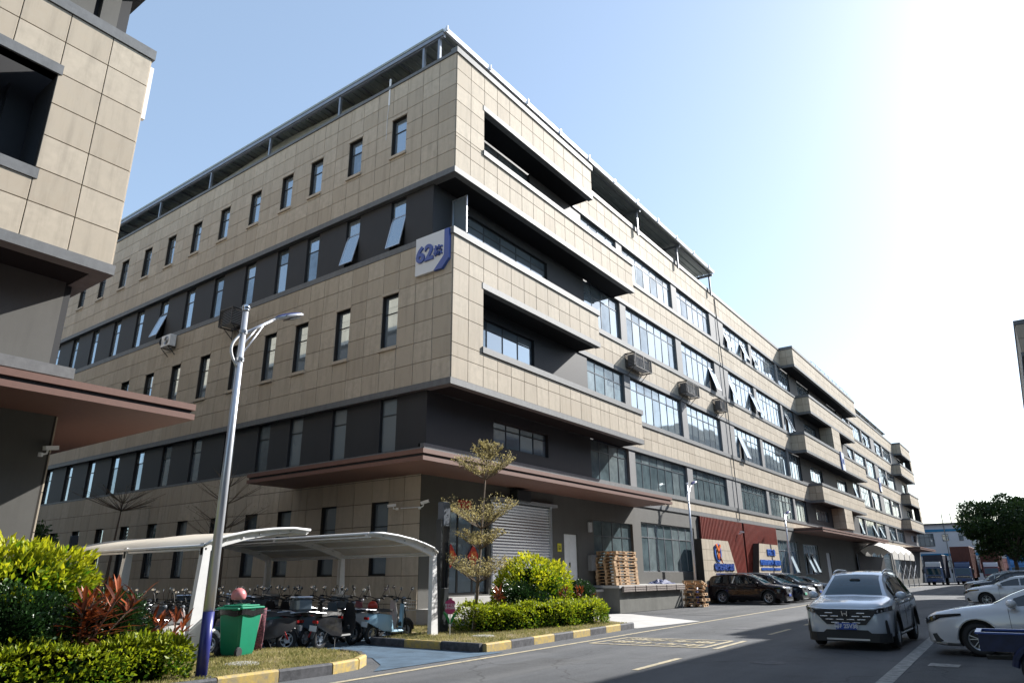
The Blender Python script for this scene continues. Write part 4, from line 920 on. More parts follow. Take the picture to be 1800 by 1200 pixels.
def car(T, paint, L=4.7, W=1.866, H=1.69, wb=2.7, foh=.92, R=.355, top=None, belt=None, style=1, glass='car_glass', suv=True, front='grille', plate='plate_blue', pillars=None, nohood=False):
    """body lofted from cross sections; local +x is forward, origin on the ground below the centre"""
    xf = L/2; xa, xr = xf-foh, xf-foh-wb; hw = W/2
    topk = np.array(top); beltk = np.array(belt)
    ztop = lambda x: float(np.interp(-x, -topk[:, 0]*1., topk[:, 1])); zbelt = lambda x: float(np.interp(-x, -beltk[:, 0], beltk[:, 1]))
    xs = sorted(set([xf, xf-.03, xf-.10, xf-.22, xf-.4, -xf, -xf+.03, -xf+.1, -xf+.25]+[round(v, 3) for v in topk[:, 0]]+[round(xf-.4-(L-.7)*i/26, 3) for i in range(27)]), reverse=True)
    zlo = .21 if suv else .16
    xc, xrf, xrr, xg = pillars['cowl'], pillars['roof_f'], pillars['roof_r'], pillars['tail']
    def half(x):
        f = xf-x; b = x+xf
        plan = 1-.22*math.exp(-f/.09)-.07*math.exp(-f/.4)-.14*math.exp(-b/.09)-.04*math.exp(-b/.5); return hw*plan
    def sect(x):
        w = half(x); zt, zb = ztop(x), zbelt(x); lo = zlo+.06*math.exp(-(xf-x)/.15)+.12*math.exp(-(x+xf)/.2)
        zb = min(zb, zt-.015); gh = max(0., zt-zb)
        tum = min(1., gh/.5)
        wg0 = w-.085; wg1 = w-.10-.20*tum
        zs = zb+.02+max(0, gh-.10)*.98 if gh > .12 else zb+gh*.5
        return [(0, lo), (w-.16, lo), (w-.035, lo+.07), (w-.005, lo+.22), (w, (lo+zb)*.52), (w-.008, zb-.13), (w-.03, zb-.04), (wg0+.015, zb), (wg0, zb+.02*min(1, gh/.1)), (wg1, zs), (wg1-.045, zs+(zt-zs)*.62), (wg1*.62, zt-.012*min(1, gh/.1)), (0, zt)]
    secs = [sect(x) for x in xs]; nr = len(secs[0]); mb = MB()
    idx = []
    for x, s in zip(xs, secs):
        row = []
        for (y, z) in s: row.append(len(mb.v)); mb.v.append((x, y, z))
        for (y, z) in s[-2:0:-1]: row.append(len(mb.v)); mb.v.append((x, -y, z))
        idx.append(row)
    n = len(idx[0])
    for a, b in zip(idx, idx[1:]):
        for j in range(n): mb.f.append((a[j], b[j], b[(j+1) % n], a[(j+1) % n])); mb.m.append(0); mb.t.append(0)
    mb.f.append(tuple(idx[0])); mb.m.append(0); mb.t.append(0); mb.f.append(tuple(idx[-1][::-1])); mb.m.append(0); mb.t.append(0)
    bo = mb.obj('body_tmp', [paint, 'black'])
    cut = MB()
    for xw in (xa, xr):
        for s in (-1, 1): cut.lathe([(.001, 0), (R+.055, 0), (R+.055, .40), (.001, .40)], 28, (xw, s*(hw+.06), R+.01), (0, -s, 0), 0)
    co = cut.obj('cut_tmp', 'black')
    md = bo.modifiers.new('b', 'BOOLEAN'); md.operation = 'DIFFERENCE'; md.object = co; md.solver = 'EXACT'
    dg = bpy.context.evaluated_depsgraph_get(); me = bpy.data.meshes.new_from_object(bo.evaluated_get(dg))
    bpy.data.objects.remove(bo); bpy.data.objects.remove(co)
    me.polygons.foreach_set('use_smooth', [True]*len(me.polygons)); me.set_sharp_from_angle(angle=math.radians(32))
    B = link('body', me, T, True)
    def spt(x, t, off=.004):
        s = sect(x); i = min(nr-2, int(t)); f = t-i; y = s[i][0]+(s[i+1][0]-s[i][0])*f; z = s[i][1]+(s[i+1][1]-s[i][1])*f
        dy, dz = s[i+1][0]-s[i][0], s[i+1][1]-s[i][1]; l_ = math.hypot(dy, dz) or 1
        return (x, y+dz/l_*off, z-dy/l_*off)
    def panel(name, m, x0, x1, t0, t1, side, nx=10, nt_=3, off=.005, P=None):
        q = MB(); f0 = t0 if callable(t0) else (lambda f: t0); f1 = t1 if callable(t1) else (lambda f: t1); g = []
        for i in range(nx+1):
            f = i/nx; x = x0+(x1-x0)*f
            for j in range(nt_+1):
                p = spt(x, f0(f)+(f1(f)-f0(f))*j/nt_, off); g.append((p[0], p[1]*side, p[2]))
        fs = [(i*(nt_+1)+j, (i+1)*(nt_+1)+j, (i+1)*(nt_+1)+j+1, i*(nt_+1)+j+1) for i in range(nx) for j in range(nt_)]
        if side < 0: fs = [f[::-1] for f in fs]
        q.add(g, fs); o = q.obj(name, m, P or T, smooth=True, local=True); return o
    # windscreen and rear screen across both halves
    def screen(name, x0, x1, t0):
        q = MB(); g = []; nx, nt_ = 8, 8
        for i in range(nx+1):
            x = x0+(x1-x0)*i/nx; r_ = []
            for j in range(nt_+1): r_.append(spt(x, t0+(12-t0)*j/nt_, .0))
            r_ = [(p[0], p[1], p[2]+.006) for p in r_]; g += r_+[(p[0], -p[1], p[2]) for p in r_[-2::-1]]
        k = 2*nt_+1
        q.add(g, [(i*k+j, (i+1)*k+j, (i+1)*k+j+1, i*k+j+1) for i in range(nx) for j in range(k-1)]); return q.obj(name, glass if name == 'windscreen' else 'car_glass_dark', T, smooth=True, local=True)
    screen('windscreen', xc-.06, xrf+.05, 10.35); screen('rear_screen', xrr-.05, xg+.05, 10.3)
    bp = pillars['b']; lim = [xc-.42]+bp+[pillars['q']]
    for s in (-1, 1):
        for a, b in zip(lim, lim[1:]):
            first = a == lim[0]; last = b == lim[-1]
            panel('side_window', 'car_glass_dark', a-(0 if first else .03), b+(.0 if last else .03), 8.12, (lambda f, first=first, last=last: 8.9 if not last else 8.9-.25*max(0, f-.6)), s, 10, 3, .004)
        # window line trim, door seams, handles, sills
        panel('sill_cladding', 'plastic', xa-R-.10, xr+R+.10, 1.0, 2.6 if suv else 1.6, s, 6, 2, .012)
        for sx in [bp[0]-.02]+bp[1:]+[xc-.30]:
            q = MB(); pts = [spt(sx, t, .001) for t in (3, 4, 5, 6, 7)]; q.tube([(p[0], p[1]*s, p[2]) for p in pts], .004, 4); q.obj('door_seam', 'black', B)
        for sx in bp[:2]:
            p = spt(sx+.20, 5.6, .02); q = MB(); q.bbox(p[0]-.10, p[0]+.10, p[1]-.015, p[1]+.02, p[2]-.015, p[2]+.015, .008) if s > 0 else q.bbox(p[0]-.10, p[0]+.10, -p[1]-.02, -p[1]+.015, p[2]-.015, p[2]+.015, .008); q.obj('door_handle', paint, T, local=True)
        p = spt(xc-.40, 8., .0); q = MB(); q.ellipsoid((p[0]+.02, s*(p[1]+.15), p[2]+.07), (.10, .12, .085), 12, 8); Mi = q.obj('wing_mirror', paint, T, smooth=True, local=True)
        q = MB(); q.bar((p[0], s*(p[1]-.01), p[2]+.01), (p[0]+.01, s*(p[1]+.10), p[2]+.03), .06, .03); q.obj('mirror_arm', 'plastic', Mi)
        # arches
        for xw in (xa, xr):
            q = MB(); pts = []
            for i in range(15):
                a = math.pi*(-.02+1.04*i/14); pts.append((xw+(R+.075)*math.cos(a), s*(half(xw)+.004), R+.01+(R+.075)*math.sin(a)))
            q.tube(pts, .03 if suv else .012, 6); q.obj('wheel_arch_lip', 'plastic' if suv else paint, T, smooth=True, local=True)
            add_wheel(T, xw, s*(hw-.125), R, .22, style)
        # tail lamp
        panel('tail_lamp', 'tail_red', -xf+.03, -xf+.32, 5.2, 6.8, s, 4, 2, .008)
        if suv:
            rr = [(x, s*(sect(x)[10][0]-.01), ztop(x)+.03-.05*(abs(x-(xrf+xrr)/2)/((xrf-xrr)/2))**4) for x in np.linspace(xrf-.1, xrr+.2, 9)]; q = MB(); q.tube(rr, .018, 6); q.obj('roof_rail', 'alu', T, smooth=True, local=True)
    def xn(y, lim=.9):
        lo_, hi_ = xf-lim, xf
        if abs(y) <= half(xf): return xf
        for _ in range(30):
            m_ = (lo_+hi_)/2
            if half(m_) > abs(y): lo_ = m_
            else: hi_ = m_
        return lo_
    info = dict(xn=xn, xf=xf, half=half, spt=spt, panel=panel, body=B, hw=hw, sect=sect, ztop=ztop)
    return info
def plate(T, x, z, body, m='plate_blue', w=.44, h=.14, face=1):
    q = MB(); q.bbox(min(x, x+face*.02), max(x, x+face*.02), -w/2, w/2, z-h/2, z+h/2, .004); P = q.obj('number_plate', m, T, local=True)
    if body:
        me = text_mesh('plate_letters', body, h*.82, .002, 'sign_white', axes_mat((0, face, 0), (0, 0, 1), (face, 0, 0), (x+face*.024, 0, z)), P, .004)
    return P
SUVTOP = [(2.35, .86), (2.30, .93), (2.2, .98), (1.9, 1.035), (1.5, 1.085), (1.22, 1.115), (.95, 1.30), (.6, 1.50), (.35, 1.605), (.1, 1.655), (-.4, 1.685), (-1.2, 1.665), (-1.8, 1.60), (-1.98, 1.52), (-2.2, 1.18), (-2.28, 1.02), (-2.35, .80)]
SUVBELT = [(2.35, .80), (2.2, .90), (1.2, 1.03), (0, 1.04), (-1.2, 1.08), (-2., 1.10), (-2.35, .78)]
SUVP = dict(cowl=1.24, roof_f=.33, roof_r=-1.86, tail=-2.2, b=[.10, -.88], q=-1.78)
def nose_band(T, xn):
    def band(name, m, pts, d0, d1, parent=None, n=10):
        """polygon strip on the nose: pts = (y, z low, z high); follows the plan curve"""
        q = MB(); P0, P1 = [], []
        for y, z0, z1 in pts:
            for z in (z0, z1): P0.append((xn(y)+d0, y, z)); P1.append((xn(y)+d1, y, z))
        k = len(P0); fs = []
        for i in range(0, k-2, 2): fs += [(k+i, k+i+2, k+i+3, k+i+1), (i, i+2, k+i+2, k+i), (i+1, k+i+1, k+i+3, i+3)]
        fs += [(0, k, k+1, 1), (k-2, k-1, 2*k-1, 2*k-2)]
        q.add(P0+P1, fs); return q.obj(name, m, parent or T, local=parent is None)
    return band
def suv_front(T, I, grille=True, text=None, pm='plate_blue'):
    xf, xn = I['xf'], I['xn']; band = nose_band(T, xn)
    ys = lambda a, b, n: [a+(b-a)*i/n for i in range(n+1)]
    gz = lambda y: (.525+max(0, abs(y)-.42)*1.15, .845)
    G_ = band('grille', 'black', [(y, *gz(y)) for y in ys(-.66, .66, 16)], -.05, .022)
    bars = MB().bbox(-.006, .012, -.085, .085, -.010, .010, .004).mesh('grille_bar', 'chrome')
    for r_ in range(4):
        for c_ in range(-3, 4):
            y = c_*.225+(.112 if r_ % 2 else 0); z = .565+r_*.068
            if abs(y) > .56 or (abs(y) < .12 and r_ > 1) or z < gz(abs(y)+.08)[0]+.012: continue
            link('grille_bar', bars, G_, True, (xn(abs(y)+.08)+.026, y, z))
    q = MB(); q.bbox(xf+.02, xf+.04, -.085, .085, .69, .825, .01); E_ = q.obj('badge', 'black', G_)
    q = MB()
    for a, b in (((xf+.043, -.055, .81), (xf+.043, -.045, .705)), ((xf+.043, .055, .81), (xf+.043, .045, .705)), ((xf+.043, -.05, .755), (xf+.043, .05, .755))): q.bar(a, b, .014, .014)
    q.obj('badge_mark', 'chrome', E_)
    br = MB(); br.tube([(xn(y)+.016, y, .855+max(0, abs(y)-.45)*.10) for y in ys(-.84, .84, 20)], .012, 6); br.obj('chrome_strip', 'chrome', T, smooth=True, local=True)
    for s in (-1, 1):
        Hl = band('headlight', 'car_glass_dark', [(s*y, .755+(y-.60)*.22, .842+(y-.60)*.24) for y in ys(.60, .915, 9)], -.03, .016)
        for y in (.68, .76): q = MB(); q.bbox(xn(y)+.0, xn(y)+.02, min(s*(y-.028), s*(y+.028)), max(s*(y-.028), s*(y+.028)), .785, .84, .006); q.obj('lamp_lens', 'lamp_lens', Hl)
        band('bumper_vent', 'black', [(s*.80, .36, .60), (s*.815, .34, .64), (s*.84, .33, .62), (s*.855, .33, .45)], -.02, .012)
    band('lower_bumper', 'plastic', [(y, .17, .385+(.03 if abs(y) < .5 else -.03)) for y in ys(-.87, .87, 24)], -.10, .016)
    band('skid_plate', 'alu', [(y, .20, .235) for y in ys(-.45, .45, 6)], -.02, .03)
    plate(T, xf+.035, .49, text, pm)
def make_suv(name, label, paint, loc, rz, text=None, group=None, pm='plate_blue', glass='car_glass', style=1):
    T = thing(name, label, 'car', loc, rz, group); I = car(T, paint, top=SUVTOP, belt=SUVBELT, pillars=SUVP, style=style, glass=glass); suv_front(T, I, True, text, pm)
    q = MB(); q.box(1.0, 1.03, -.1, .1, .0, .0); return T, I
def make_sedan(name, label, paint, loc, rz, group=None):
    T = thing(name, label, 'car', loc, rz, group)
    top = [(2.315, .68), (2.27, .76), (2.15, .82), (1.8, .90), (1.4, .96), (1.08, 1.0), (.7, 1.20), (.3, 1.36), (.05, 1.43), (-.3, 1.465), (-.8, 1.46), (-1.2, 1.40), (-1.5, 1.28), (-1.85, 1.10), (-2.1, 1.07), (-2.25, 1.02), (-2.315, .8)]
    belt = [(2.315, .62), (2.15, .74), (1.1, .915), (0, .93), (-1.2, .96), (-2., .98), (-2.315, .72)]
    I = car(T, paint, 4.63, 1.775, 1.465, 2.7, .93, .318, top, belt, 1, suv=False, pillars=dict(cowl=1.1, roof_f=.08, roof_r=-1.15, tail=-1.86, b=[-.12, -1.0], q=-1.5)); xf = I['xf']; xn = I['xn']; band = nose_band(T, xn)
    for s in (-1, 1):
        Hl = band('headlight', 'car_glass_dark', [(s*y, .56+(y-.5)*.28+max(0, y-.8)*1.4, .655+(y-.5)*.30+max(0, y-.8)*.6) for y in [.5+.375*i/12 for i in range(13)]], -.03, .012)
        for y in (.62, .74, .82): q = MB(); q.ellipsoid((xn(y)+.0, s*y, .63+(y-.55)*.34), (.03, .035, .032), 10, 6); q.obj('lamp_lens', 'lamp_lens', Hl, smooth=True)
        v = MB(); v.prism([(xf-.09, .40), (xf-.30, .44), (xf-.27, .26), (xf-.14, .22)], lambda a, b, d: (a, s*d, b), .72, .845-.03); v.obj('fog_lamp_recess', 'black', T, local=True)
        v = MB(); v.bar((xf-.12, s*.80, .23), (xf-.34, s*.85, .22), .02, .03); v.obj('chrome_lip', 'chrome', T, local=True)
    g = MB(); g.prism([(-.62, .30), (.62, .30), (.5, .50), (-.5, .50)], lambda a, b, d: (d-.08*(abs(a)/.6)**2, a, b), xf-.06, xf+.012); g.obj('grille', 'black', T, local=True)
    plate(T, xf+.02, .40, None)
    return T
# moving SUV in the shade, facing the camera side
HERO, HI = make_suv('car', 'pale silver-blue SUV driving in the road shade, blue number plate', 'paint_silver_white', (2.43, -12.02, 0), math.pi, '粤F 25V38', glass='car_glass')
# interior hint: mirror housing behind the windscreen
q = MB(); q.bbox(.55, .70, -.12, .12, 1.42, 1.50, .02); q.obj('mirror_sensor', 'plastic', HERO, local=True)
make_sedan('car', 'white saloon car nose-on to the road at the right edge', 'paint_white', (.80, -15.95, 0), math.pi/2)
# cars under the long facade, noses towards the road
for k, (u, v, pn, lb, kd) in enumerate(((25.35, -1.5, 'paint_maroon', 'dark maroon SUV parked beside the leaning pallets', 's'), (28.4, -1.6, 'paint_navy', 'dark navy SUV with green plate parked next to the maroon SUV', 'n'),
        (31.4, -1.4, 'paint_white', 'white saloon parked between the navy SUV and a black SUV', 'd'), (34.6, -1.0, 'paint_black', 'black SUV with bright windscreen parked beyond the white saloon', 's'), (38.2, -.2, 'paint_black', 'black car parked deepest in the row under the facade', 's'), (44.5, .0, 'paint_grey', 'grey saloon hidden behind the driving SUV near the door', 'd'))):
    g_ = 'cars parked under the long facade'
    if kd == 'd': make_sedan('car', lb, pn, (u, v, 0), -math.pi/2, g_)
    else: make_suv('car', lb, pn, (u, v, 0), -math.pi/2, None, g_, 'plate_green' if kd == 'n' else 'plate_blue', style=1)
# cars across the road, noses towards the road
for k, (u, v, pn, lb, kd) in enumerate(((26.5, -14.7, 'paint_white', 'white saloon second in the row across the road', 'd'), (29.5, -14.62, 'paint_white', 'white saloon third in the row across the road', 'd'), (32.8, -14.72, 'paint_red', 'dark red saloon in the row across the road', 'd'), (36.5, -14.37, 'paint_black', 'black SUV in the row across the road next to the red saloon', 's'), (42., -13.6, 'paint_champagne', 'pale grey SUV furthest in the row across the road', 's'))):
    g_ = 'cars parked across the road'
    if kd == 'd': make_sedan('car', lb, pn, (u, v, 0), math.pi/2, g_)
    else: make_suv('car', lb, pn, (u, v, 0), math.pi/2, None, g_)
# ---------------------------------------------------------------- lorries
mat('lorry_blue', (.02, .05, .14), .3, coat=.6); mat('lorry_bright', (.02, .18, .48), .35, coat=.6); mat('container_rust', (.16, .050, .035), .6, var=.3, vscale=.8, stain=.5); mat('box_navy', (.02, .025, .045), .5); mat('fender_grey', (.45, .46, .47), .5)
def lorry(name, label, loc, rz, cab, box, bl, bh, visor='fender_grey', group=None):
    T = thing(name, label, 'lorry', loc, rz, group)
    c = MB(); prof = [(0, .55), (.02, 1.15), (-.06, 1.35), (-.28, 2.25), (-.55, 2.38), (-1.75, 2.42), (-1.8, .55)]
    c.prism(prof, lambda a, b, d: (a, d, b), -1.0, 1.0); sharp(c.obj('cab', cab, T, local=True))
    q = MB(); q.add([(-.052, -.9, 1.38), (-.052, .9, 1.38), (-.262, .86, 2.2), (-.262, -.86, 2.2)], [(0, 1, 2, 3)]); q.v = [(x+.012, y, z) for x, y, z in q.v]; q.add([(x-.01, y, z) for x, y, z in q.v[:4]], [(3, 2, 1, 0)]); q.obj('windscreen', 'car_glass', T, local=True)
    v = MB(); v.prism([(-.5, 2.40), (-.62, 2.75), (-1.0, 3.05), (-1.7, 3.1), (-1.75, 2.40)], lambda a, b, d: (a, d, b), -.92, .92); sharp(v.obj('wind_deflector', visor, T, local=True))
    g = MB(); g.box(.0, .035, -.75, .75, .95, 1.22); G_ = g.obj('grille', 'black', T, local=True); b2 = MB(); b2.box(.03, .05, -.7, .7, 1.06, 1.10); b2.obj('grille_bar', 'chrome', G_)
    bm = MB(); bm.bbox(-.35, .1, -1.02, 1.02, .42, .82, .05); bm.obj('bumper', cab, T, local=True)
    for s in (-1, 1):
        h = MB(); h.bbox(-.1, .06, min(s*.72, s*1.0), max(s*.72, s*1.0), .92, 1.14, .03); h.obj('headlight', 'lamp_lens', T, local=True)
        m_ = MB(); m_.bbox(-.25, -.15, min(s*1.15, s*1.38), max(s*1.15, s*1.38), 1.55, 2.1, .03); Mm = m_.obj('wing_mirror', 'black', T, local=True); MB().bar((-.3, s*.95, 2.15), (-.2, s*1.25, 2.05), .03, .03).obj('mirror_arm', 'black', Mm)
        add_wheel(T, -.75, s*.85, .42, .25, 0)
        for xw in ((-bl-.2,) if bl < 7 else (-bl-.2, -bl+1.1)): add_wheel(T, xw, s*.85, .46, .42, 0)
    plate(T, .11, .62, None)
    ch = MB(); ch.box(-bl-1.6, -1.0, -.45, .45, .6, .85); ch.obj('chassis', 'black', T, local=True)
    if box:
        b = MB(); b.bbox(-bl-1.9, -1.95, -1.22, 1.22, .9, bh, .03); BX = b.obj('cargo_box', box, T, local=True)
        if box == 'container_rust':
            rb = MB().prism([(0, 0), (.09, .035), (.19, .035), (.28, 0)], lambda a, b_, d: (a, b_, d), 1.02, bh-.12).mesh('corrugation', box)
            i = 0; x = -bl-1.8
            while x < -2.3:
                for s in (1, -1):
                    o = link('corrugation', rb, BX, True, (x if s > 0 else x+.28, s*1.222, 0)); o.rotation_euler = (0, 0, 0 if s > 0 else math.pi)
                x += .38
            for k in range(6): q = MB(); q.bbox(-1.96, -1.925, -1.15+k*.4, -.95+k*.4, 1.05, bh-.12, .01); q.obj('front_rib', box, BX)
    return T
lorry('lorry', 'navy blue box lorry with grey wind deflector facing the camera', (97.2, -3.6, 0), math.pi, 'lorry_blue', 'box_navy', 6.2, 4.0)
lorry('lorry', 'lorry with open rust-red container behind the navy lorry', (103, -6.6, 0), math.pi, 'lorry_blue', 'container_rust', 10., 5.2, 'lorry_blue')
lorry('lorry', 'red lorry with rust-red container furthest down the road', (112, -9.6, 0), math.pi, 'paint_red', 'container_rust', 11., 4.9, 'paint_white')
lorry('lorry', 'bright blue lorry cab under the street tree at the right', (92, -13.6, 0), math.pi, 'lorry_bright', 'lorry_bright', 8., 5.2, 'lorry_bright')
# blue cargo cart poking into the lower right corner
CT = thing('cargo_tricycle', 'dark blue metal cargo tricycle bed cut by the lower right corner', 'tricycle', (-4.3, -15.72, 0), math.radians(92))
mat('cart_blue', (.012, .02, .075), .45, var=.4, vscale=9)
q = MB(); x0, x1, yw = -.85, .85, .44
for P in (((x0, x1), (-yw, -yw+.03)), ((x0, x1), (yw-.03, yw))): q.box(P[0][0], P[0][1], P[1][0], P[1][1], .50, .74)
q.box(x0, x0+.03, -yw+.03, yw-.03, .50, .74); q.box(x1-.03, x1, -yw+.03, yw-.03, .50, .74); q.box(x0+.03, x1-.03, -yw+.03, yw-.03, .50, .54); q.obj('cargo_bed', 'cart_blue', CT, local=True)
q = MB(); q.box(x0-.03, x1+.03, -yw-.03, -yw+.045, .74, .765); q.box(x0-.03, x1+.03, yw-.045, yw+.03, .74, .765); q.box(x0-.03, x0+.045, -yw+.045, yw-.045, .74, .765); q.box(x1-.045, x1+.03, -yw+.045, yw-.045, .74, .765); q.obj('bed_rim', 'sign_blue', CT, local=True)
for s in (-1, 1):
    tm, rm, bm = wheel_meshes(.27, .1, 0); t = link('wheel', tm, CT, True, (.12, s*.50, .27)); link('rim', rm, t, True)
    f = MB(); f.tube([(.12+.33*math.cos(a), s*.50, .27+.33*math.sin(a)) for a in np.linspace(.1, 3.0, 9)], .05, 6); f.obj('mudguard', 'cart_blue', CT, local=True)
q = MB(); q.bar((-1.2, 0, .4), (.8, 0, .38), .06, .06); q.obj('frame', 'black', CT, local=True)
# ============================================================ street furniture and small things
mat('lamp_silver', (.60, .62, .66), .3, metal=.5); mat('lamp_blue', (.02, .025, .16), .35); mat('lamp_glass', (.10, .11, .12), .15, spec=1.)
def street_lamp(label, loc, rz, h=6.3, group='street lamps along the road'):
    T = thing('street_lamp', label, 'street lamp', loc, rz, group); q = MB()
    q.tube([(0, 0, 1.0), (0, 0, 3.5), (0, 0, h)], [.085, .07, .052], 14); q.obj('pole', 'lamp_silver', T, smooth=True, local=True)
    q = MB(); q.tube([(0, 0, 0), (0, 0, 1.0)], .092, 14); q.tube([(0, 0, 0), (0, 0, .03)], .16, 14); q.obj('painted_base', 'lamp_blue', T, smooth=True, local=True)
    q = MB(); q.ellipsoid((0, 0, h+.05), (.075, .075, .065), 12, 8); q.tube([(0, 0, h-.02), (0, 0, h+.02)], .065, 12); q.obj('finial', 'chrome', T, smooth=True, local=True)
    zr = h-.48; A = Vector((0, 0, zr)); E_ = Vector((.72, 0, h+.06)); q = MB()
    q.tube([A, E_], [.03, .026], 10); q.tube([(0, 0, zr-.24), A.lerp(E_, .42)], .016, 8); q.tube([(0, 0, zr-.44), A.lerp(E_, .62)], .016, 8)
    q.obj('arm', 'lamp_silver', T, smooth=True, local=True)
    q = MB(); pts = [(-.05-.16*math.sin(math.pi*i/10), 0, zr-.02-.62*i/10) for i in range(11)]; q.tube(pts, .024, 8); q.obj('scroll', 'white_paint', T, smooth=True, local=True)
    q = MB()
    for z in (zr+.04, zr-.50): q.tube([(0, 0, z-.035), (0, 0, z+.035)], .075, 12); q.bar((.0, -.10, z), (0, .10, z), .03, .03)
    q.obj('clamp', 'alu', T, local=True)
    d = Vector((1, 0, .42)).normalized(); up = Vector((-d.z, 0, d.x)); q = MB(); secs = ((-.04, .035, .035), (.06, .075, .06), (.18, .14, .075), (.36, .18, .08), (.52, .17, .07), (.61, .11, .05), (.65, .04, .03)); ring = []
    for x, w, th in secs:
        for k in range(12):
            a = 6.2832*k/12; c = E_+d*x; q.v.append(tuple(c+Vector((0, 1, 0))*w*math.cos(a)+up*th*(math.sin(a) if math.sin(a) > 0 else .45*math.sin(a))))
    for i in range(len(secs)-1):
        for k in range(12): a, b = i*12+k, i*12+(k+1) % 12; q.f.append((a, b, b+12, a+12)); q.m.append(1 if k in (1, 2, 3, 4) else 0); q.t.append(0)
    q.f += [tuple(range(11, -1, -1)), tuple(range(len(q.v)-12, len(q.v)))]; q.m += [0, 0]; q.t += [0, 0]
    Hd = q.obj('lamp_head', ['lamp_silver', 'lamp_blue'], T, smooth=True, local=True)
    c = E_+d*.38-up*.04; g = MB(); g.prism([(-.15, -.10), (.13, -.11), (.13, .11), (-.15, .10)], lambda a, b, e: tuple(c+d*a+Vector((0, 1, 0))*b+up*e), -.022, .0); g.obj('lamp_glass', 'lamp_glass', Hd)
    f = MB()
    for i in range(6): f.bar(E_+d*(.14+i*.03)+Vector((0, -.12, 0)), E_+d*(.14+i*.03)+Vector((0, -.13, .0))+up*.045, .008, .008)
    f.obj('cooling_fins', 'black', Hd)
    return T
street_lamp('tall street lamp with blue foot beside the green bin', (-11.22, -4.69, .12), math.radians(4))
street_lamp('street lamp in front of the loading dock and second floor windows', (22.0, .35, 0), 0., 6.75)
street_lamp('street lamp by the blue lettered sign, beyond the slatted panels', (40.0, -.2, 0), 0., 6.1)
# ---------------------------------------------------------------- scooter shelter: two cantilever halves
def shelter(label, xp, sg, y0, y1):
    T = thing('scooter_shelter', label, 'shelter', (xp, y0, 0)); rib = [(0, 2.28), (.18, 2.40), (.55, 2.50), (1.0, 2.60), (1.6, 2.68), (2.15, 2.72), (2.62, 2.70)]
    fr = (y0, y0+(y1-y0)/2, y1-.1)
    for y in fr:
        q = MB(); q.prism([(-.02, 0), (.26, 0), (.13, 2.1), (.13, 2.34), (-.03, 2.30)], lambda a, b, d: (xp+sg*a*-1+sg*.13, d, b), y, y+.14); q.obj('post', 'white_paint', T)
        q = MB()
        for i in range(len(rib)-1):
            (a, za), (b, zb) = rib[i], rib[i+1]; ha, hb = .22-.15*a/2.62, .22-.15*b/2.62
            q.prism([(a, za-ha), (b, zb-hb), (b, zb-.01), (a, za-.01)], lambda p, r_, d: (xp+sg*p, d, r_), y+.02, y+.12)
        q.obj('curved_beam', 'white_paint', T)
        for a, z in ((.5, 2.41), (1.3, 2.56), (2.1, 2.66)): q = MB(); q.tube([(xp+sg*a, y-.02, z), (xp+sg*a, y+.16, z)], .018, 8); q.obj('bolt', 'alu', T)
    q = MB()
    for a, z in ((.05, 2.27), (.9, 2.53), (1.8, 2.66), (2.55, 2.67)): q.tube([(xp+sg*a, y0, z-.05), (xp+sg*a, y1, z-.05)], .025, 8)
    q.obj('purlins', 'white_paint', T)
    q = MB(); ny = 18; k = len(rib)
    for j in range(ny+1):
        f = j/ny; sag = .035*math.sin(math.pi*((f*2) % 1.0))
        for a, z in rib: q.v.append((xp+sg*a, y0-.03+(y1-y0+.06)*f, z+.015-sag*math.sin(math.pi*a/2.62)))
    n0 = len(q.v); q.v += [(x, y, z-.012) for x, y, z in q.v]
    for j in range(ny):
        for i in range(k-1):
            a = j*k+i; f_ = (a, a+1, a+k+1, a+k); f_ = f_ if sg > 0 else f_[::-1]; q.f += [f_, tuple(v+n0 for v in f_[::-1])]; q.m += [0, 0]; q.t += [0, 0]
    q.obj('membrane_roof', 'membrane', T, smooth=True)
    e = MB(); e.tube([(xp+sg*a, y0-.04, z+.005) for a, z in rib], .03, 8); e.tube([(xp+sg*2.62, y0, 2.70), (xp+sg*2.62, y1, 2.70)], .03, 8); e.tube([(xp, y0, 2.28), (xp, y1, 2.28)], .03, 8); e.obj('edge_tube', 'white_paint', T, smooth=True)
shelter('white curved membrane scooter shelter whose post stands behind the lamp post', -9.85, 1, -2.0, 4.4)
shelter('white curved membrane scooter shelter whose post stands by the dark garden light', -2.82, -1, -2.1, 5.6)
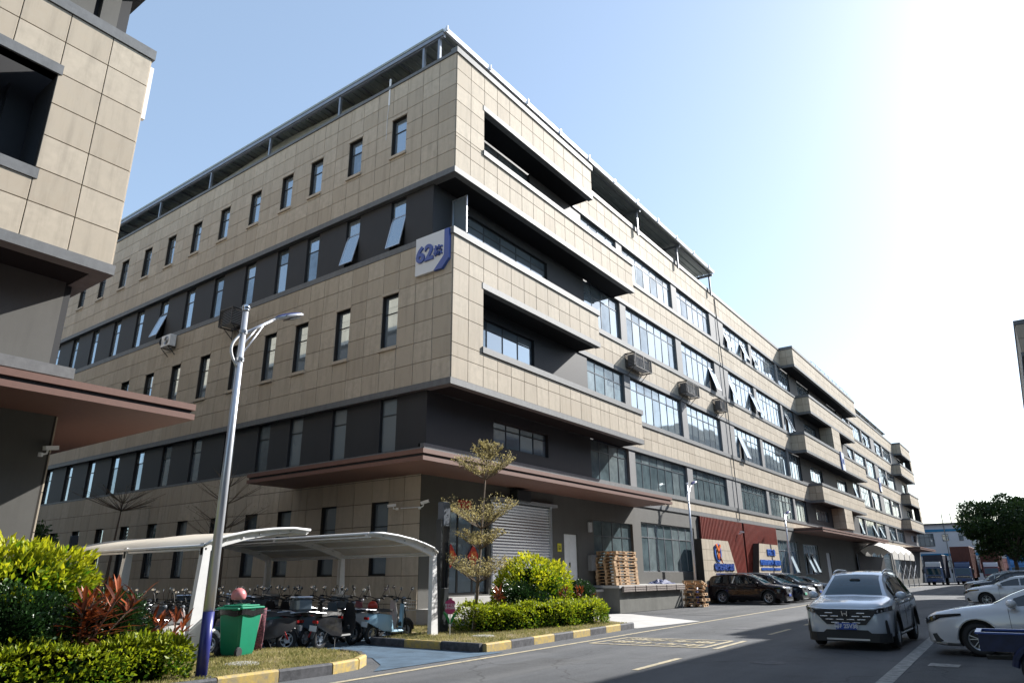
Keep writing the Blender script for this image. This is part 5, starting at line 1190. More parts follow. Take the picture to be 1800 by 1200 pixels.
# ---------------------------------------------------------------- scooters
SC_COL = {'teal': (.05, .20, .19), 'skyblue': (.28, .46, .58), 'rose': (.26, .10, .12), 'coal': (.02, .02, .022), 'offwhite': (.55, .54, .51), 'slate': (.09, .12, .15), 'crimson': (.14, .012, .015), 'navyscoot': (.02, .03, .09)}
for k, c in SC_COL.items(): mat('scoot_'+k, c, .3, coat=.5)
mat('seat_vinyl', (.02, .02, .02), .55); mat('helmet_pink', (.55, .20, .21), .35); mat('helmet_red', (.55, .05, .03), .3)
mat('scoot_glass', (.5, .5, .5), .1, metal=.8)
PROTO = {}
def scooter_proto(col, kind):
    """local +x forward; kind 0 = step-through with shield, 1 = slim moped with basket, 2 = scooter with top box"""
    T = bpy.data.objects.new('electric_scooter', None); C.objects.link(T); c = 'scoot_'+col; R = .23
    wm = MB().lathe([(R*.62, -.04), (R*.9, -.05), (R, -.02), (R, .02), (R*.9, .05), (R*.62, .04), (R*.62, -.04)], 22, axis=(0, 1, 0)).mesh('wheel', 'rubber', True)
    rm = MB(); rm.lathe([(R*.64, -.03), (R*.55, -.03), (R*.55, .03), (R*.64, .03)], 22, axis=(0, 1, 0)); rm.lathe([(.001, -.05), (.07, -.05), (.07, .05), (.001, .05)], 12, axis=(0, 1, 0))
    for i in range(5): a = 6.283*i/5; rm.bar((.05*math.cos(a), 0, .05*math.sin(a)), (R*.6*math.cos(a), 0, R*.6*math.sin(a)), .03, .025)
    rmm = rm.mesh('rim', 'alu')
    for x in (.62, -.58): w = link('wheel', wm, T, True, (x, 0, R)); link('rim', rmm, w, True)
    q = MB()    # rear body shell
    secs = ((-.78, .05, .50, .66), (-.62, .12, .42, .70), (-.35, .15, .30, .68), (-.05, .15, .26, .64), (.02, .14, .26, .40)); o = 0
    for x, w, z0, z1 in secs: q.v += [(x, -w, z0), (x, w, z0), (x, w*1.05, (z0+z1)/2), (x, w*.8, z1), (x, -w*.8, z1), (x, -w*1.05, (z0+z1)/2)]
    for i in range(len(secs)-1):
        for k in range(6): a, b = i*6+k, i*6+(k+1) % 6; q.f.append((a, a+6, b+6, b)); q.m.append(0); q.t.append(0)
    q.f += [tuple(range(6)), tuple(range(len(q.v)-1, len(q.v)-7, -1))]; q.m += [0, 0]; q.t += [0, 0]
    sharp(q.obj('rear_body', c, T, local=True), 50)
    q = MB(); q.bbox(-.05, .42, -.15, .15, .22, .29, .03); q.obj('footboard', c if kind else 'plastic', T, local=True)
    s = MB()
    for x, w, z in ((-.70, .10, .70), (-.45, .14, .73), (-.15, .14, .715), (.05, .09, .69)): s.v += [(x, -w, z), (x, -w*.8, z+.07), (x, w*.8, z+.07), (x, w, z)]
    for i in range(3):
        for k in range(4): a, b = i*4+k, i*4+(k+1) % 4; s.f.append((a, a+4, b+4, b)); s.m.append(0); s.t.append(0)
    s.f += [(0, 1, 2, 3), (15, 14, 13, 12)]; s.m += [0, 0]; s.t += [0, 0]; sharp(s.obj('seat', 'seat_vinyl', T, local=True), 60)
    f = MB(); f.tube([(.62, -.07, R), (.50, -.07, .62), (.44, 0, .92)], .018, 8); f.tube([(.62, .07, R), (.50, .07, .62), (.44, 0, .92)], .018, 8); f.tube([(.44, 0, .88), (.41, 0, 1.0)], .025, 8); f.obj('fork', 'plastic', T, smooth=True, local=True)
    if kind != 1:
        sh_ = MB(); P = [(.40, .28, .16), (.45, .45, .17), (.43, .65, .17), (.39, .85, .14), (.37, .96, .10)]
        for x, z, w in P: sh_.v += [(x, -w, z), (x+.06, -w*.5, z), (x+.06, w*.5, z), (x, w, z), (x-.04, 0, z)]
        for i in range(len(P)-1):
            for k in range(5): a, b = i*5+k, i*5+(k+1) % 5; sh_.f.append((a, b, b+5, a+5)); sh_.m.append(0); sh_.t.append(0)
        sh_.f += [(4, 3, 2, 1, 0), tuple(range(20, 25))]; sh_.m += [0, 0]; sh_.t += [0, 0]; sharp(sh_.obj('leg_shield', c, T, local=True), 40)
    else:
        b = MB()
        for z in (.72, .80, .88, .96): b.tube([(.50, -.15, z), (.78, -.17, z), (.78, .17, z), (.50, .15, z), (.50, -.15, z)], .006, 5)
        for y in (-.16, -.08, 0, .08, .16): b.tube([(.78, y, .72), (.78, y, .96)], .005, 5); b.tube([(.50, y, .72), (.78, y, .72)], .005, 5)
        b.obj('wire_basket', 'alu', T, local=True); d = MB(); d.bar((.44, 0, .30), (.44, 0, .88), .10, .06); d.obj('down_tube', c, T, local=True)
    h = MB(); h.tube([(.33, -.34, 1.03), (.40, -.20, 1.03), (.42, 0, .99), (.40, .20, 1.03), (.33, .34, 1.03)], .014, 8); h.tube([(.31, -.37, 1.03), (.35, -.26, 1.035)], .022, 8); h.tube([(.31, .37, 1.03), (.35, .26, 1.035)], .022, 8); h.obj('handlebar', 'plastic', T, smooth=True, local=True)
    hl = MB(); hl.ellipsoid((.47, 0, .95 if kind != 1 else 1.0), (.06, .075, .06), 12, 8); hl.obj('headlamp', 'lamp_lens', T, smooth=True, local=True)
    for s_ in (-1, 1):
        m_ = MB(); m_.tube([(.40, s_*.20, 1.04), (.41, s_*.27, 1.18), (.40, s_*.31, 1.24)], .006, 6); Mr = m_.obj('mirror_stalk', 'plastic', T, local=True)
        m_ = MB(); m_.ellipsoid((.40, s_*.32, 1.27), (.012, .06, .045), 12, 6); m_.obj('mirror', 'scoot_glass', Mr, smooth=True)
    fd = MB(); fd.tube([(.62+.27*math.cos(a), 0, R+.27*math.sin(a)) for a in np.linspace(.1, 2.6, 9)], .05, 6); fd.tube([(-.58+.27*math.cos(a), 0, R+.27*math.sin(a)) for a in np.linspace(.8, 3.1, 8)], .045, 6); fd.obj('mudguard', c if kind != 1 else 'plastic', T, smooth=True, local=True)
    sp_ = MB()
    for s_ in (-1, 1): sp_.tube([(-.58, s_*.11, .24), (-.45, s_*.12, .48)], .02, 8)
    sp_.obj('shock_absorber', 'red' if kind == 2 else 'plastic', T, local=True)
    tl = MB(); tl.bbox(-.83, -.77, -.07, .07, .56, .62, .01); tl.obj('tail_lamp', 'tail_red', T, local=True)
    np_ = MB(); np_.bbox(-.86, -.85, -.10, .10, .40, .52, .004); np_.obj('number_plate', 'sign_white', T, local=True)
    rk = MB(); rk.tube([(-.60, -.10, .78), (-.95, -.10, .80), (-.95, .10, .80), (-.60, .10, .78)], .01, 6); rk.obj('rear_rack', 'alu', T, local=True)
    if kind == 2: bx_ = MB(); bx_.bbox(-1.08, -.72, -.19, .19, .80, 1.08, .05); BX = bx_.obj('top_box', 'scoot_slate', T, local=True); l_ = MB(); l_.bbox(-1.09, -.71, -.2, .2, 1.08, 1.12, .02); l_.obj('lid', 'alu', BX)
    st = MB(); st.tube([(-.15, .08, .28), (-.22, .20, .01)], .012, 6); st.tube([(-.15, -.08, .28), (-.22, -.16, .05)], .012, 6); st.obj('stand', 'plastic', T, local=True)
    return T
def scooter(label, col, kind, x, y, rz):
    key = (col, kind); first = key not in PROTO
    if first: PROTO[key] = scooter_proto(col, kind)
    T = PROTO[key] if first else copy_tree(PROTO[key])
    T.location = (x, y, -.01); T.scale = (1.08, 1.08, 1.08); T.rotation_euler = (math.radians(random.uniform(3, 6)), 0, rz); tag(T, label, 'scooter', 'scooters under the shelter'); return T
ORD = ['nearest the road', 'second from the road', 'third from the road', 'fourth from the road', 'fifth from the road', 'sixth from the road', 'seventh from the road', 'eighth from the road', 'ninth from the road', 'tenth from the road', 'eleventh from the road', 'furthest from the road']
CN = {'coal': 'black', 'navyscoot': 'navy', 'slate': 'slate grey', 'offwhite': 'off-white', 'skyblue': 'sky blue', 'rose': 'dusty rose', 'teal': 'teal', 'crimson': 'dark red'}
def row(where, x, y0, dy, head, seq):
    for i, (col, kd) in enumerate(seq):
        scooter('%s scooter, %s in the %s row' % (CN[col], ORD[i], where), col, kd, x+random.uniform(-.12, .12), y0+dy*i+random.uniform(-.05, .05), head+random.uniform(-.22, .22))
row('right shelter', -3.75, -1.35, .60, -.1, [('skyblue', 1), ('offwhite', 0), ('coal', 2), ('rose', 0), ('coal', 0), ('slate', 0), ('coal', 1), ('coal', 2), ('navyscoot', 0), ('coal', 0), ('coal', 2), ('slate', 0)])
row('middle', -5.55, -1.25, .66, .35, [('coal', 0), ('slate', 2), ('coal', 1), ('crimson', 0), ('coal', 0), ('coal', 2), ('navyscoot', 0), ('coal', 0), ('coal', 1)])
row('left shelter', -7.35, -.75, .62, math.pi*.9, [('coal', 2), ('teal', 0), ('coal', 0), ('slate', 1), ('coal', 2), ('coal', 0), ('navyscoot', 0), ('coal', 1), ('coal', 0), ('slate', 2)])
row('left post', -9.2, -.7, .68, .2, [('offwhite', 0), ('coal', 0), ('coal', 2), ('slate', 0), ('coal', 1), ('coal', 0)])
row('outer left', -10.9, .5, .70, 1.0, [('rose', 0), ('coal', 0), ('coal', 1), ('slate', 2), ('coal', 0)])
def helmet(label, m, c, r=.15, group='scooter helmets'):
    T = thing('helmet', label, 'helmet', c, random.uniform(0, 6), group); q = MB(); pr = [(r*math.sin(a), r*1.0*math.cos(a)) for a in np.linspace(.01, 2.05, 10)]; pr += [(r*.82, -r*.5), (r*.75, -r*.2)]
    q.lathe(pr, 20); q.obj('shell', m, T, smooth=True, local=True); q = MB(); q.tube([(r*.9, -.08, -r*.3), (r*1.12, 0, -r*.15), (r*.9, .08, -r*.3)], .02, 6); q.obj('peak', 'plastic', T, local=True); return T
helmet('pink helmet just above the lid of the green bin', 'helmet_pink', (-8.62, -1.55, 1.28), .16)
helmet('red helmet on the off-white scooter in the right group', 'helmet_red', (-3.9, -.75, .88), .14)
mat('floral', (.05, .02, .03), .8, var=.9, vscale=30, vcol2=(.35, .12, .15), detail=2)
WB = thing('wind_blanket', 'dark floral wind blanket hanging right of the green bin', 'blanket', (-8.1, -1.75, .3)); q = MB(); n = 9
for i in range(n):
    for j in range(7):
        f, g = i/(n-1), j/6; q.v.append((-8.45+.5*f*(1-.15*g), -1.70+.06*math.sin(f*9+g*2)+.05*g, 1.02-.86*g-.05*math.sin(f*3)))
q.f = [(i*7+j, (i+1)*7+j, (i+1)*7+j+1, i*7+j+1) for i in range(n-1) for j in range(6)]; q.m = [0]*len(q.f); q.t = [0.]*len(q.f)
o = q.obj('cloth', 'floral', WB, smooth=True); sd = o.modifiers.new('s', 'SOLIDIFY'); sd.thickness = .03
# ---------------------------------------------------------------- green wheelie bin
mat('bin_green', (.0, .20, .105), .45, var=.12, vscale=8); mat('bag_black', (.012, .012, .013), .25)
BN = thing('wheelie_bin', 'green wheelie bin with black liner on the dry grass', 'bin', (-8.95, -2.2, .13), math.radians(18)); q = MB()
for w, d, z in ((.21, .24, .03), (.23, .27, .10), (.285, .345, .88), (.285, .345, .90)):
    c_ = .045; q.v += [(-d+c_, -w, z), (d-c_, -w, z), (d, -w+c_, z), (d, w-c_, z), (d-c_, w, z), (-d+c_, w, z), (-d, w-c_, z), (-d, -w+c_, z)]
for i in range(3):
    for k in range(8): a, b = i*8+k, i*8+(k+1) % 8; q.f.append((a, b, b+8, a+8)); q.m.append(0); q.t.append(0)
q.f += [tuple(range(7, -1, -1)), tuple(range(24, 32))]; q.m += [0, 0]; q.t += [0, 0]; sharp(q.obj('bin_body', 'bin_green', BN, local=True), 40)
q = MB(); q.bbox(-.375, .365, -.315, .315, .905, .95, .015); q.bbox(-.30, .30, -.24, .24, .95, .985, .015); q.bbox(-.12, .12, -.12, .12, .985, 1.0, .006); q.obj('lid', 'bin_green', BN, local=True)
q = MB(); pts = []
for i in range(33):
    a = 6.283*i/32; pts.append((.36*max(-1, min(1, 1.35*math.cos(a))), .30*max(-1, min(1, 1.35*math.sin(a))), .845+.02*math.sin(5*a)))
for k, (p, o_) in enumerate(zip(pts, pts[1:])): q.bar(p, o_, .02, .11)
q.obj('bin_liner', 'bag_black', BN, local=True)
for s_ in (-1, 1): w = MB(); w.lathe([(.001, -.03), (.085, -.03), (.1, -.01), (.1, .01), (.085, .03), (.001, .03)], 18, (-.27, s_*.24, .1), (0, 1, 0)); w.obj('wheel', 'rubber', BN, local=True)
q = MB(); q.tube([(-.30, -.26, .90), (-.43, -.26, .92), (-.43, .26, .92), (-.30, .26, .90)], .018, 8); q.obj('handle', 'bin_green', BN, local=True)
for i, tx in enumerate(('可回', '收物')): text_mesh('bin_letters', '\n'.join(tx), .085, .002, 'sign_white', axes_mat((-.0, 1, 0), (-.08, 0, 1), (1, 0, .08), (.341-.005, .10, .70-.2*i)) , BN, .001).matrix_parent_inverse = Matrix.Identity(4)
# manhole covers
for (x, y, lb) in ((-9.75, -3.6, 'oval pale manhole cover in the dry grass near the lamp post'), (-2.6, -3.6, 'pale grid manhole cover in front of the small tree')):
    MH = thing('manhole_cover', lb, 'manhole cover', (x, y, .13)); q = MB(); q.lathe([(.001, .155), (.30, .155), (.33, .14), (.33, .10)], 28, (x, y, 0)); q.obj('cover', 'concrete', MH)
    q = MB()
    for i in range(-4, 5): w = math.sqrt(.28**2-(i*.06)**2); q.box(x+i*.06-.018, x+i*.06+.018, y-w, y+w, .155, .163)
    q.obj('cover_ribs', 'slab_white', MH)
# ---------------------------------------------------------------- garden light, flower signs
mat('light_grey_blue', (.10, .115, .14), .4, metal=.4)
def garden_light(label, x, y):
    T = thing('garden_light', label, 'garden light', (x, y, .13), 0, 'square garden lights')
    q = MB(); q.bbox(-.2, .2, -.1, .1, 0, 1.2, .012); q.obj('base_box', 'frame_dark', T, local=True)
    q = MB(); q.box(-.2, -.13, -.1, .1, 1.2, 3.12); q.box(.13, .2, -.1, .1, 1.2, 3.47); q.box(.04, .07, -.05, .05, 1.2, 2.47); q.obj('upright', 'frame_dark', T, local=True)
    q = MB(); q.bbox(-.12, .18, -.12, .12, 2.92, 3.62, .01); q.obj('lantern', 'light_grey_blue', T, local=True)
garden_light('tall dark square garden light beside the right shelter post', -2.18, -1.75)
garden_light('dark square garden light deep in the alley behind the golden shrub', -2.0, 23.0)
mat('flower_pink', (.36, .03, .12), .5); mat('flower_green', (.0, .16, .03), .5); mat('flower_orange', (.5, .12, .03), .5)
def flower_sign(label, x, y, h, m, shape):
    T = thing('flower_sign', label, 'sign', (x, y, .13), 0, 'flower-shaped lawn signs'); dr_ = Vector((.62, -.78, 0)); nn_ = Vector((-.78, -.62, 0))
    fn = lambda a, b, d: tuple(Vector((x, y, .13))+dr_*a+Vector((0, 0, b))+nn_*d)
    MB().prism([(-.015, 0), (.015, 0), (.015, h*.55), (-.015, h*.55)], fn, -.008, .008).obj('stake', 'white_paint', T)
    if shape: P = [(-.05, .0), (-.13, .07), (-.15, .14), (-.12, .2), (-.15, .27), (-.12, .33), (-.05, .36), (0, .42), (.05, .36), (.12, .33), (.15, .27), (.12, .2), (.15, .14), (.13, .07), (.05, 0)]
    else: P = [(-.13, 0), (.13, 0), (.13, .36), (.0, .34), (-.10, .24), (-.14, .12)]
    MB().prism([(a*.95, b+h*.55) for a, b in P], fn, -.012, .012).obj('flower_panel', m, T)
    if shape:
        for s_ in (-1, 1): MB().prism([(0, h*.30), (s_*.04, h*.32), (s_*.17, h*.55), (s_*.19, h*.62), (s_*.10, h*.56), (s_*.02, h*.44)][::s_], fn, -.008, .010).obj('leaf_panel', 'flower_green', T)
    else: MB().prism([(-.07, h*.25), (.07, h*.25), (.08, h*.45), (.06, h*.56), (-.06, h*.56), (-.08, h*.45)], fn, -.008, .01).obj('leaf_panel', 'flower_green', T)
    text_mesh('letters', '爱护花草\n请勿踩踏' if shape else '小草\n微笑', .075 if shape else .10, .002, 'sign_white' if shape else 'red', axes_mat(dr_, (0, 0, 1), nn_, Vector((x, y, .13+h*.55+.19))+nn_*.014), T)
flower_sign('pink tulip-shaped lawn sign beside the white shelter post', -2.95, -2.75, 1.0, 'flower_pink', True)
flower_sign('orange flower-shaped lawn sign by the entrance steps', -1.35, -.95, .95, 'flower_orange', False)
# ---------------------------------------------------------------- pallets, one board each
PB = {}
def pallet(label, M_, group, rough=.0):
    T = bpy.data.objects.new('wooden_pallet', None); C.objects.link(T); T.matrix_world = M_; tag(T, label, 'pallet', group)
    def part(name, x0, x1, y0, y1, z0, z1):
        key = (round(x1-x0, 2), round(y1-y0, 2), round(z1-z0, 3), random.choice((0, .35, .7, 1.)))
        if key not in PB: mb = MB(); mb.box(-(x1-x0)/2, (x1-x0)/2, -(y1-y0)/2, (y1-y0)/2, -(z1-z0)/2, (z1-z0)/2, t=key[3]); PB[key] = mb.mesh('board', 'wood', tint=True)
        o = link(name, PB[key], T, True, ((x0+x1)/2, (y0+y1)/2, (z0+z1)/2)); o.rotation_euler = (0, 0, random.uniform(-.006, .006))
    for i in range(6): a = -.6+i*.216; part('deck_board', a, a+.12, -.5, .5, .118, .14)
    for y in (-.5, -.05, .4): part('stringer', -.6, .6, y, y+.1, .098, .118)
    for y in (-.5, -.05, .4):
        for x in (-.6, -.07, .47): part('block', x, x+.13, y, y+.1, .022, .098)
    for y in (-.5, -.05, .4): part('bottom_board', -.6, .6, y, y+.1, 0, .022)
    return T
for k in range(11):
    sh2 = (0 if k < 3 else -.05 if k < 6 else -.10 if k < 9 else -.02); yaw = random.uniform(-.015, .015)
    lb = 'lowest wooden pallet of the stack on the loading dock' if k == 0 else 'topmost wooden pallet of the stack on the loading dock' if k == 10 else 'wooden pallet %s of the stack on the loading dock' % ('second from the bottom', 'third from the bottom', 'fourth from the bottom', 'fifth from the bottom', 'exactly in the middle', 'fifth from the top', 'fourth from the top', 'third from the top', 'just below the top')[k-1]
    sx = 1.92 if k < 9 else 1.7
    pallet(lb, Matrix.Translation((12.98+sh2+random.uniform(-.03, .03), .57+random.uniform(-.03, .03), 1.205+k*.138)) @ Matrix.Rotation(yaw, 4, 'Z') @ Matrix.Diagonal((sx, 1.05, .93, 1)), 'pallets stacked on the dock')
for k in range(8):
    tl = (0, .01, .02, .0, .02, -.02, .09, .14)[k]; of = (0, .08, -.05, .10, .0, .12, .05, .0)[k]
    lb = ('lowest pallet of the loose pile beside the maroon SUV', 'second lowest pallet of the loose pile beside the maroon SUV', 'third lowest pallet of the loose pile beside the maroon SUV', 'fourth lowest pallet of the loose pile beside the maroon SUV', 'fourth highest pallet of the loose pile beside the maroon SUV', 'third highest pallet of the loose pile beside the maroon SUV', 'tilted pallet below the top of the loose pile beside the SUV', 'tilted topmost pallet of the loose pile beside the SUV')[k]
    pallet(lb, Matrix.Translation((20.35+of*.8, -.25+of, .0+k*.142+max(0, k-5)*.06)) @ Matrix.Rotation(.2+of*2, 4, 'Z') @ Matrix.Rotation(tl, 4, 'Y') @ Matrix.Diagonal((1.25, 1.05, .95, 1)), 'pallets piled at the dock end')
mat('tarp_blue', (.010, .022, .10), .6, spec=.2)
TP = thing('blue_tarp', 'crumpled dark blue tarpaulin on the dock right of the pallet stack', 'tarpaulin', (17.7, .4, 1.2)); q = MB(); nx, ny = 14, 9
for i in range(nx+1):
    for j in range(ny+1):
        f, g = i/nx, j/ny; e = min(f, 1-f, g, 1-g)*4; h = min(1, e)*(.15+.06*math.sin(f*13+g*5)+.05*math.sin(g*17-f*6)+.03*random.uniform(-1, 1)); q.v.append((16.7+1.9*f, .0+.9*g, 1.205+max(0, h)))
q.f = [(i*(ny+1)+j, (i+1)*(ny+1)+j, (i+1)*(ny+1)+j+1, i*(ny+1)+j+1) for i in range(nx) for j in range(ny)]; q.m = [0]*len(q.f); q.t = [0.]*len(q.f); q.obj('sheet', 'tarp_blue', TP)
# ---------------------------------------------------------------- air-con cages and units
mat('cage', (.075, .07, .068), .5, metal=.3); mat('cage_light', (.30, .29, .28), .5, metal=.3)
def ac_cage(label, x0, x1, y0, y1, z0, z1, axis, group='louvred air-con cages'):
    T = thing('aircon_cage', label, 'air-con cage', ((x0+x1)/2, (y0+y1)/2, z0), 0, group); q = MB(); e = .035
    for x in (x0, x1):
        for y in (y0, y1): q.box(x-e/2, x+e/2, y-e/2, y+e/2, z0, z1)
    for z in (z0, z1):
        for y in (y0, y1): q.box(x0, x1, y-e/2, y+e/2, z-e/2, z+e/2)
        for x in (x0, x1): q.box(x-e/2, x+e/2, y0, y1, z-e/2, z+e/2)
    if axis == 'y' and x1-x0 > 1.5: q.box((x0+x1)/2-.03, (x0+x1)/2+.03, y0-.02, y0+.02, z0, z1)
    q.obj('cage_frame', 'cage', T)
    n = 10
    for i in range(n):
        z = z0+(z1-z0)*(i+.5)/n
        s_ = MB(); s_.bar((x0, y0, z), (x1, y0, z), .012, .05, up=(0, -.6, 1)); s_.obj('louvre', 'cage_light' if axis == 'y' else 'cage', T)
        s_ = MB(); s_.bar((x0, y0, z), (x0, y1, z), .012, .05, up=(-.6, 0, 1)); s_.obj('louvre', 'cage', T)
        s_ = MB(); xx = x1 if axis == 'y' else x0; s_.bar((x1, y0, z), (x1, y1, z), .012, .045); s_.obj('louvre', 'cage', T)
        if axis == 'x': s_ = MB(); s_.bar((x0, y1, z), (x1, y1, z), .012, .045); s_.obj('louvre', 'cage', T)
    b = MB(); b.bbox(x0+.1, x1-.1, y0+.12, y1-.1, z0+.06, z1-.08, .02); b.obj('condenser', 'fender_grey', T)
    br = MB()
    if axis == 'y':
        for x in (x0+.15, x1-.15): br.bar((x, y1, z0-.45), (x, y0+.2, z0-.02), .03, .03); br.bar((x, y1, z0-.5), (x, y1, z0), .03, .03)
    else:
        for y in (y0+.12, y1-.12): br.bar((x1, y, z0-.45), (x0+.2, y, z0-.02), .03, .03); br.bar((x1, y, z0-.5), (x1, y, z0), .03, .03)
    br.obj('bracket', 'cage', T); return T
ac_cage('large twin louvred air-con cage on the third floor band, nearest the corner', 16.62, 18.75, .60, 1.24, 12.95, 13.76, 'y')
ac_cage('middle louvred air-con cage on the third floor band', 24.15, 26.15, .60, 1.24, 12.93, 13.70, 'y')
ac_cage('smallest louvred air-con cage on the third floor band, furthest along', 30.45, 31.6, .60, 1.24, 12.93, 13.76, 'y')
ac_cage('dark louvred air-con cage on the shaded face behind the lamp post', -.78, -.08, 13.4, 14.45, 13.3, 14.15, 'x')
AC = thing('aircon_unit', 'white air-con outdoor unit on brackets on the shaded face', 'air-con unit', (-.35, 20.1, 13.4)); q = MB(); q.bbox(-.46, -.10, 19.65, 20.55, 13.55, 14.2, .02); q.obj('casing', 'white_paint', AC)
q = MB(); q.lathe([(.001, .0), (.26, .0), (.27, -.012)], 24, (-.30, 20.56, 13.87), (0, 1, 0)); q.lathe([(.001, 0.), (.24, .0)], 24, (-.468, 20.0, 13.87), (-1, 0, 0)); q.obj('fan_grille', 'cage', AC)
q = MB()
for i in range(5): q.lathe([(.04+i*.045, .0), (.05+i*.045, .008), (.06+i*.045, 0)], 24, (-.470, 20.0, 13.87), (-1, 0, 0))
q.obj('fan_guard', 'alu', AC)
q = MB()
for y in (19.75, 20.45): q.bar((0, y, 13.1), (-.45, y, 13.5), .03, .03); q.bar((0, y, 13.52), (-.48, y, 13.52), .03, .04)
q.obj('bracket', 'cage', AC)
# ---------------------------------------------------------------- cameras, posters, plates at the entrance
def cctv(label, p, d, group='security cameras'):
    T = thing('security_camera', label, 'camera', p, 0, group); p = Vector(p); d = Vector(d).normalized(); q = MB(); q.bar(p, p+d*.30, .10, .09); q.obj('camera_body', 'white_paint', T)
    q = MB(); q.bar(p+d*.295, p+d*.31, .07, .06); q.obj('lens', 'black', T); q = MB(); q.tube([p+d*.1, p+d*.08-Vector((0, 0, .12)), p-Vector((0, 0, .14))-d*.02], .02, 6); q.tube([p-Vector((0, 0, .10))-d*.05, p-Vector((0, 0, .18))-d*.05], .05, 8); q.obj('mount', 'white_paint', T); return T
cctv('white camera on the shaded tiled wall near the entrance corner', (-.32, 2.15, 4.05), (-.6, .5, -.1)); cctv('white camera on the arm at the entrance corner', (-.2, 1.05, 4.05), (.35, -.9, .25))
q = MB(); q.tube([(-.12, 2.1, 3.95), (-.15, 1.1, 3.93)], .02, 6); o = tag(q.obj('camera_arm', 'white_paint'), 'thin white conduit arm between the two entrance cameras', 'camera arm')
cctv('white camera on the dark wall of the left building below its canopy', (-12.0, 1.12, 4.35), (.8, .2, .15)); cctv('small white camera on the red slatted panel', (32.4, .95, 4.5), (.5, -.6, -.1))
mat('poster_red', (.55, .035, .02), .6); mat('poster_yellow', (.62, .55, .03), .6)
def diamond(label, x, y, z, r):
    T = thing('red_diamond_poster', label, 'poster', (x, y, z), 0, 'red new year diamonds'); MB().prism([(x, z-r), (x+r*.8, z), (x, z+r), (x-r*.8, z)], lambda a, b, d: (a, d, b), y-.02, y).obj('paper', 'poster_red', T)
    text_mesh('letters', '福', r*.85, .003, 'orange', fx((x, y-.024, z)), T, .01)
diamond('red new year diamond on the left glass door', 1.75, 1.36, 2.35, .42); diamond('red new year diamond on the right glass door behind the small tree', 3.05, 1.36, 2.35, .42)
o = tag(MB().box(2.0, 2.75, 1.22, 1.26, 4.05, 4.35).obj('red_lintel_poster', 'poster_red'), 'small red paper poster above the glass doors', 'poster')
PL = thing('warning_plate', 'small yellow notice on the dark wall beside the white steel door', 'notice', (9.0, 1.2, 2.8)); MB().box(8.82, 9.12, 1.24, 1.265, 2.65, 3.0).obj('plate', 'poster_yellow', PL); text_mesh('letters', '禁止\n吸烟', .1, .002, 'black', fx((8.97, 1.238, 2.82)), PL)
o = tag(MB().bbox(11.55, 11.8, 1.15, 1.265, 3.6, 4.05, .01).obj('wall_notice_box', 'fender_grey'), 'small grey box on the dark wall left of the dock window', 'box')
EB = thing('electric_cabinet', 'grey electric cabinet on the wall left of the pallet stack', 'cabinet', (11.7, 1.1, 1.9)); MB().bbox(11.4, 12.0, 1.02, 1.265, 1.85, 2.55, .015).obj('cabinet', 'pier', EB); MB().bbox(11.43, 11.7, 1.0, 1.02, 1.9, 2.5, .008).obj('cabinet_door', 'pier', EB)
# ---------------------------------------------------------------- folding awning, far building
AW = thing('folding_awning', 'pale folding push-pull awning with scissor frame before the navy lorry', 'awning', (80, 0, 0)); mat('awning_cloth', (.58, .55, .50), .7, var=.15, vscale=1.); us = [72, 76.3, 80.6, 84.9, 89.2]; q = MB(); y0, y1 = -2.6, 1.0
def arch(u, z): return [(u, y0+(y1-y0)*i/8, z+.9*math.sin(math.pi*i/8)) for i in range(9)]
for k, (a, b) in enumerate(zip(us, us[1:])):
    A = arch(a, 3.75); M2 = arch((a+b)/2, 4.15); B_ = arch(b, 3.75); o_ = len(q.v); q.v += A+M2+B_
    for r_ in range(2):
        for i in range(8): s_ = o_+r_*9+i; q.f += [(s_, s_+1, s_+10, s_+9)]; q.m += [0]; q.t += [0.]
    q.add([(a, y0, 3.75), ((a+b)/2, y0, 4.15), (b, y0, 3.75), (b, y0+.01, 3.1), (a, y0+.01, 3.1)], [(4, 3, 2, 1, 0)])
q.obj('awning_cloth', 'awning_cloth', AW, smooth=False)
q = MB(); 
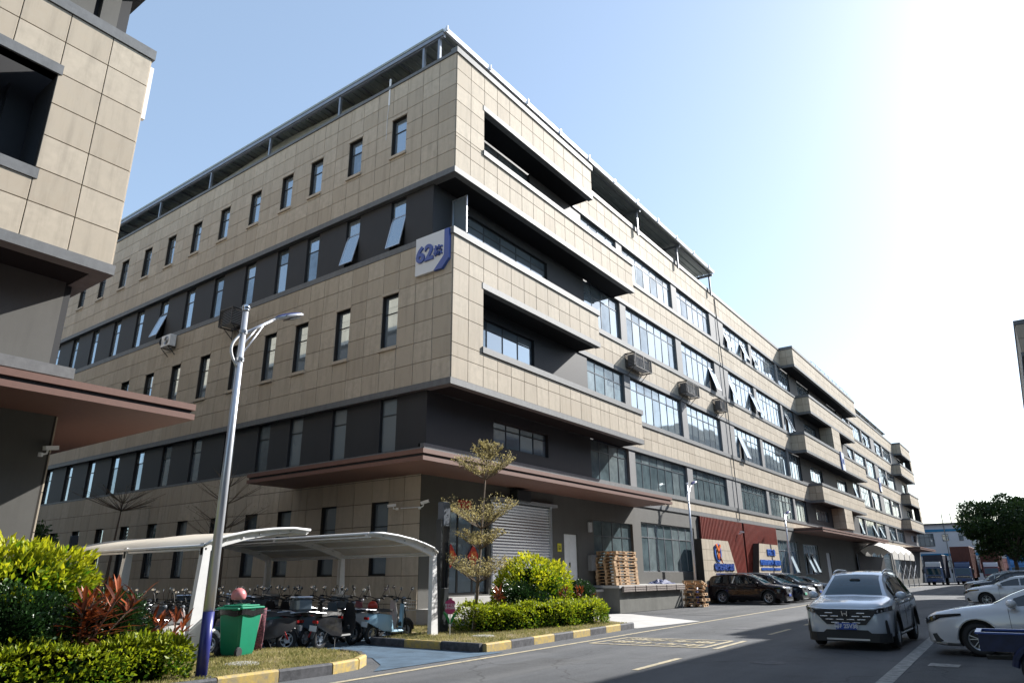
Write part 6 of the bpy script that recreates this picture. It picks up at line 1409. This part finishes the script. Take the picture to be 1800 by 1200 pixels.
for a in us: 
    for y in (y0, y1): q.tube([(a, y, 0), (a, y, 3.75)], .05, 6)
q.obj('upright', 'steel', AW); q = MB()
for a, b in zip(us, us[1:]): q.tube([(a, y0, .8), (b, y0, 2.6)], .035, 6); q.tube([(a, y0, 2.6), (b, y0, .8)], .035, 6)
q.obj('scissor_bar', 'alu', AW); MB().box(72.2, 89, .95, 1.0, 0, 3.6).obj('back_cloth', 'black', AW)
FB = thing('white_building', 'white and sky-blue striped building closing the far end of the road', 'building', (142, -10, 0)); mat('far_white', (.80, .82, .85), .8, var=.1, vscale=.3); mat('far_blue', (.03, .26, .50), .6)
MB().box(140, 170, -45, 6, 0, 10.3).obj('wall', 'far_white', FB)
for z in (9.0, 4.6): MB().box(139.9, 140, -45, 6, z, z+.45).obj('blue_stripe', 'far_blue', FB)
MB().box(139.6, 170.3, -45.3, 6.3, 10.3, 10.55).obj('roof_edge', 'trim', FB)
for (a, b, w) in ((3.0, -.2, 0), (-1.6, -2.6, 1), (-4.3, -5.0, 1), (-6.2, -9.6, 0), (-10., -13.4, 0), (-14.4, -15.2, 1), (-17, -20.4, 0), (-21, -24.4, 0), (-26, -26.8, 1)):
    for z0, z1 in ((6.4, 8.7), (1.6, 4.0)):
        zz0, zz1 = (z0+.9, z1-.2) if w else (z0, z1); window(FB, 'x', -1, 139.93, b, a, zz0, zz1, 1 if w else 4, .3, 'glass', False, 'frame_dark', None, .06)
for y in (-2.2, -3.6): q = MB(); q.tube([(139.7, y, 0 if y > -3 else 10.5), (139.7, y, 12.3)], .09, 6); q.obj('pole', 'concrete', FB)

# open glass casement at the corner of the fourth floor gallery
OC = MB()
for a0, a1, z0, z1 in ((.42, 1.22, 14.95, 15.0), (.42, 1.22, 16.6, 16.65), (.42, .47, 15., 16.6), (1.17, 1.22, 15., 16.6)): OC.box(1.28, 1.33, a0, a1, z0, z1)
OCo = OC.obj('open_casement', 'alu', MBL); MB().box(1.30, 1.31, .47, 1.17, 15., 16.6).obj('pane', 'glass', OCo)
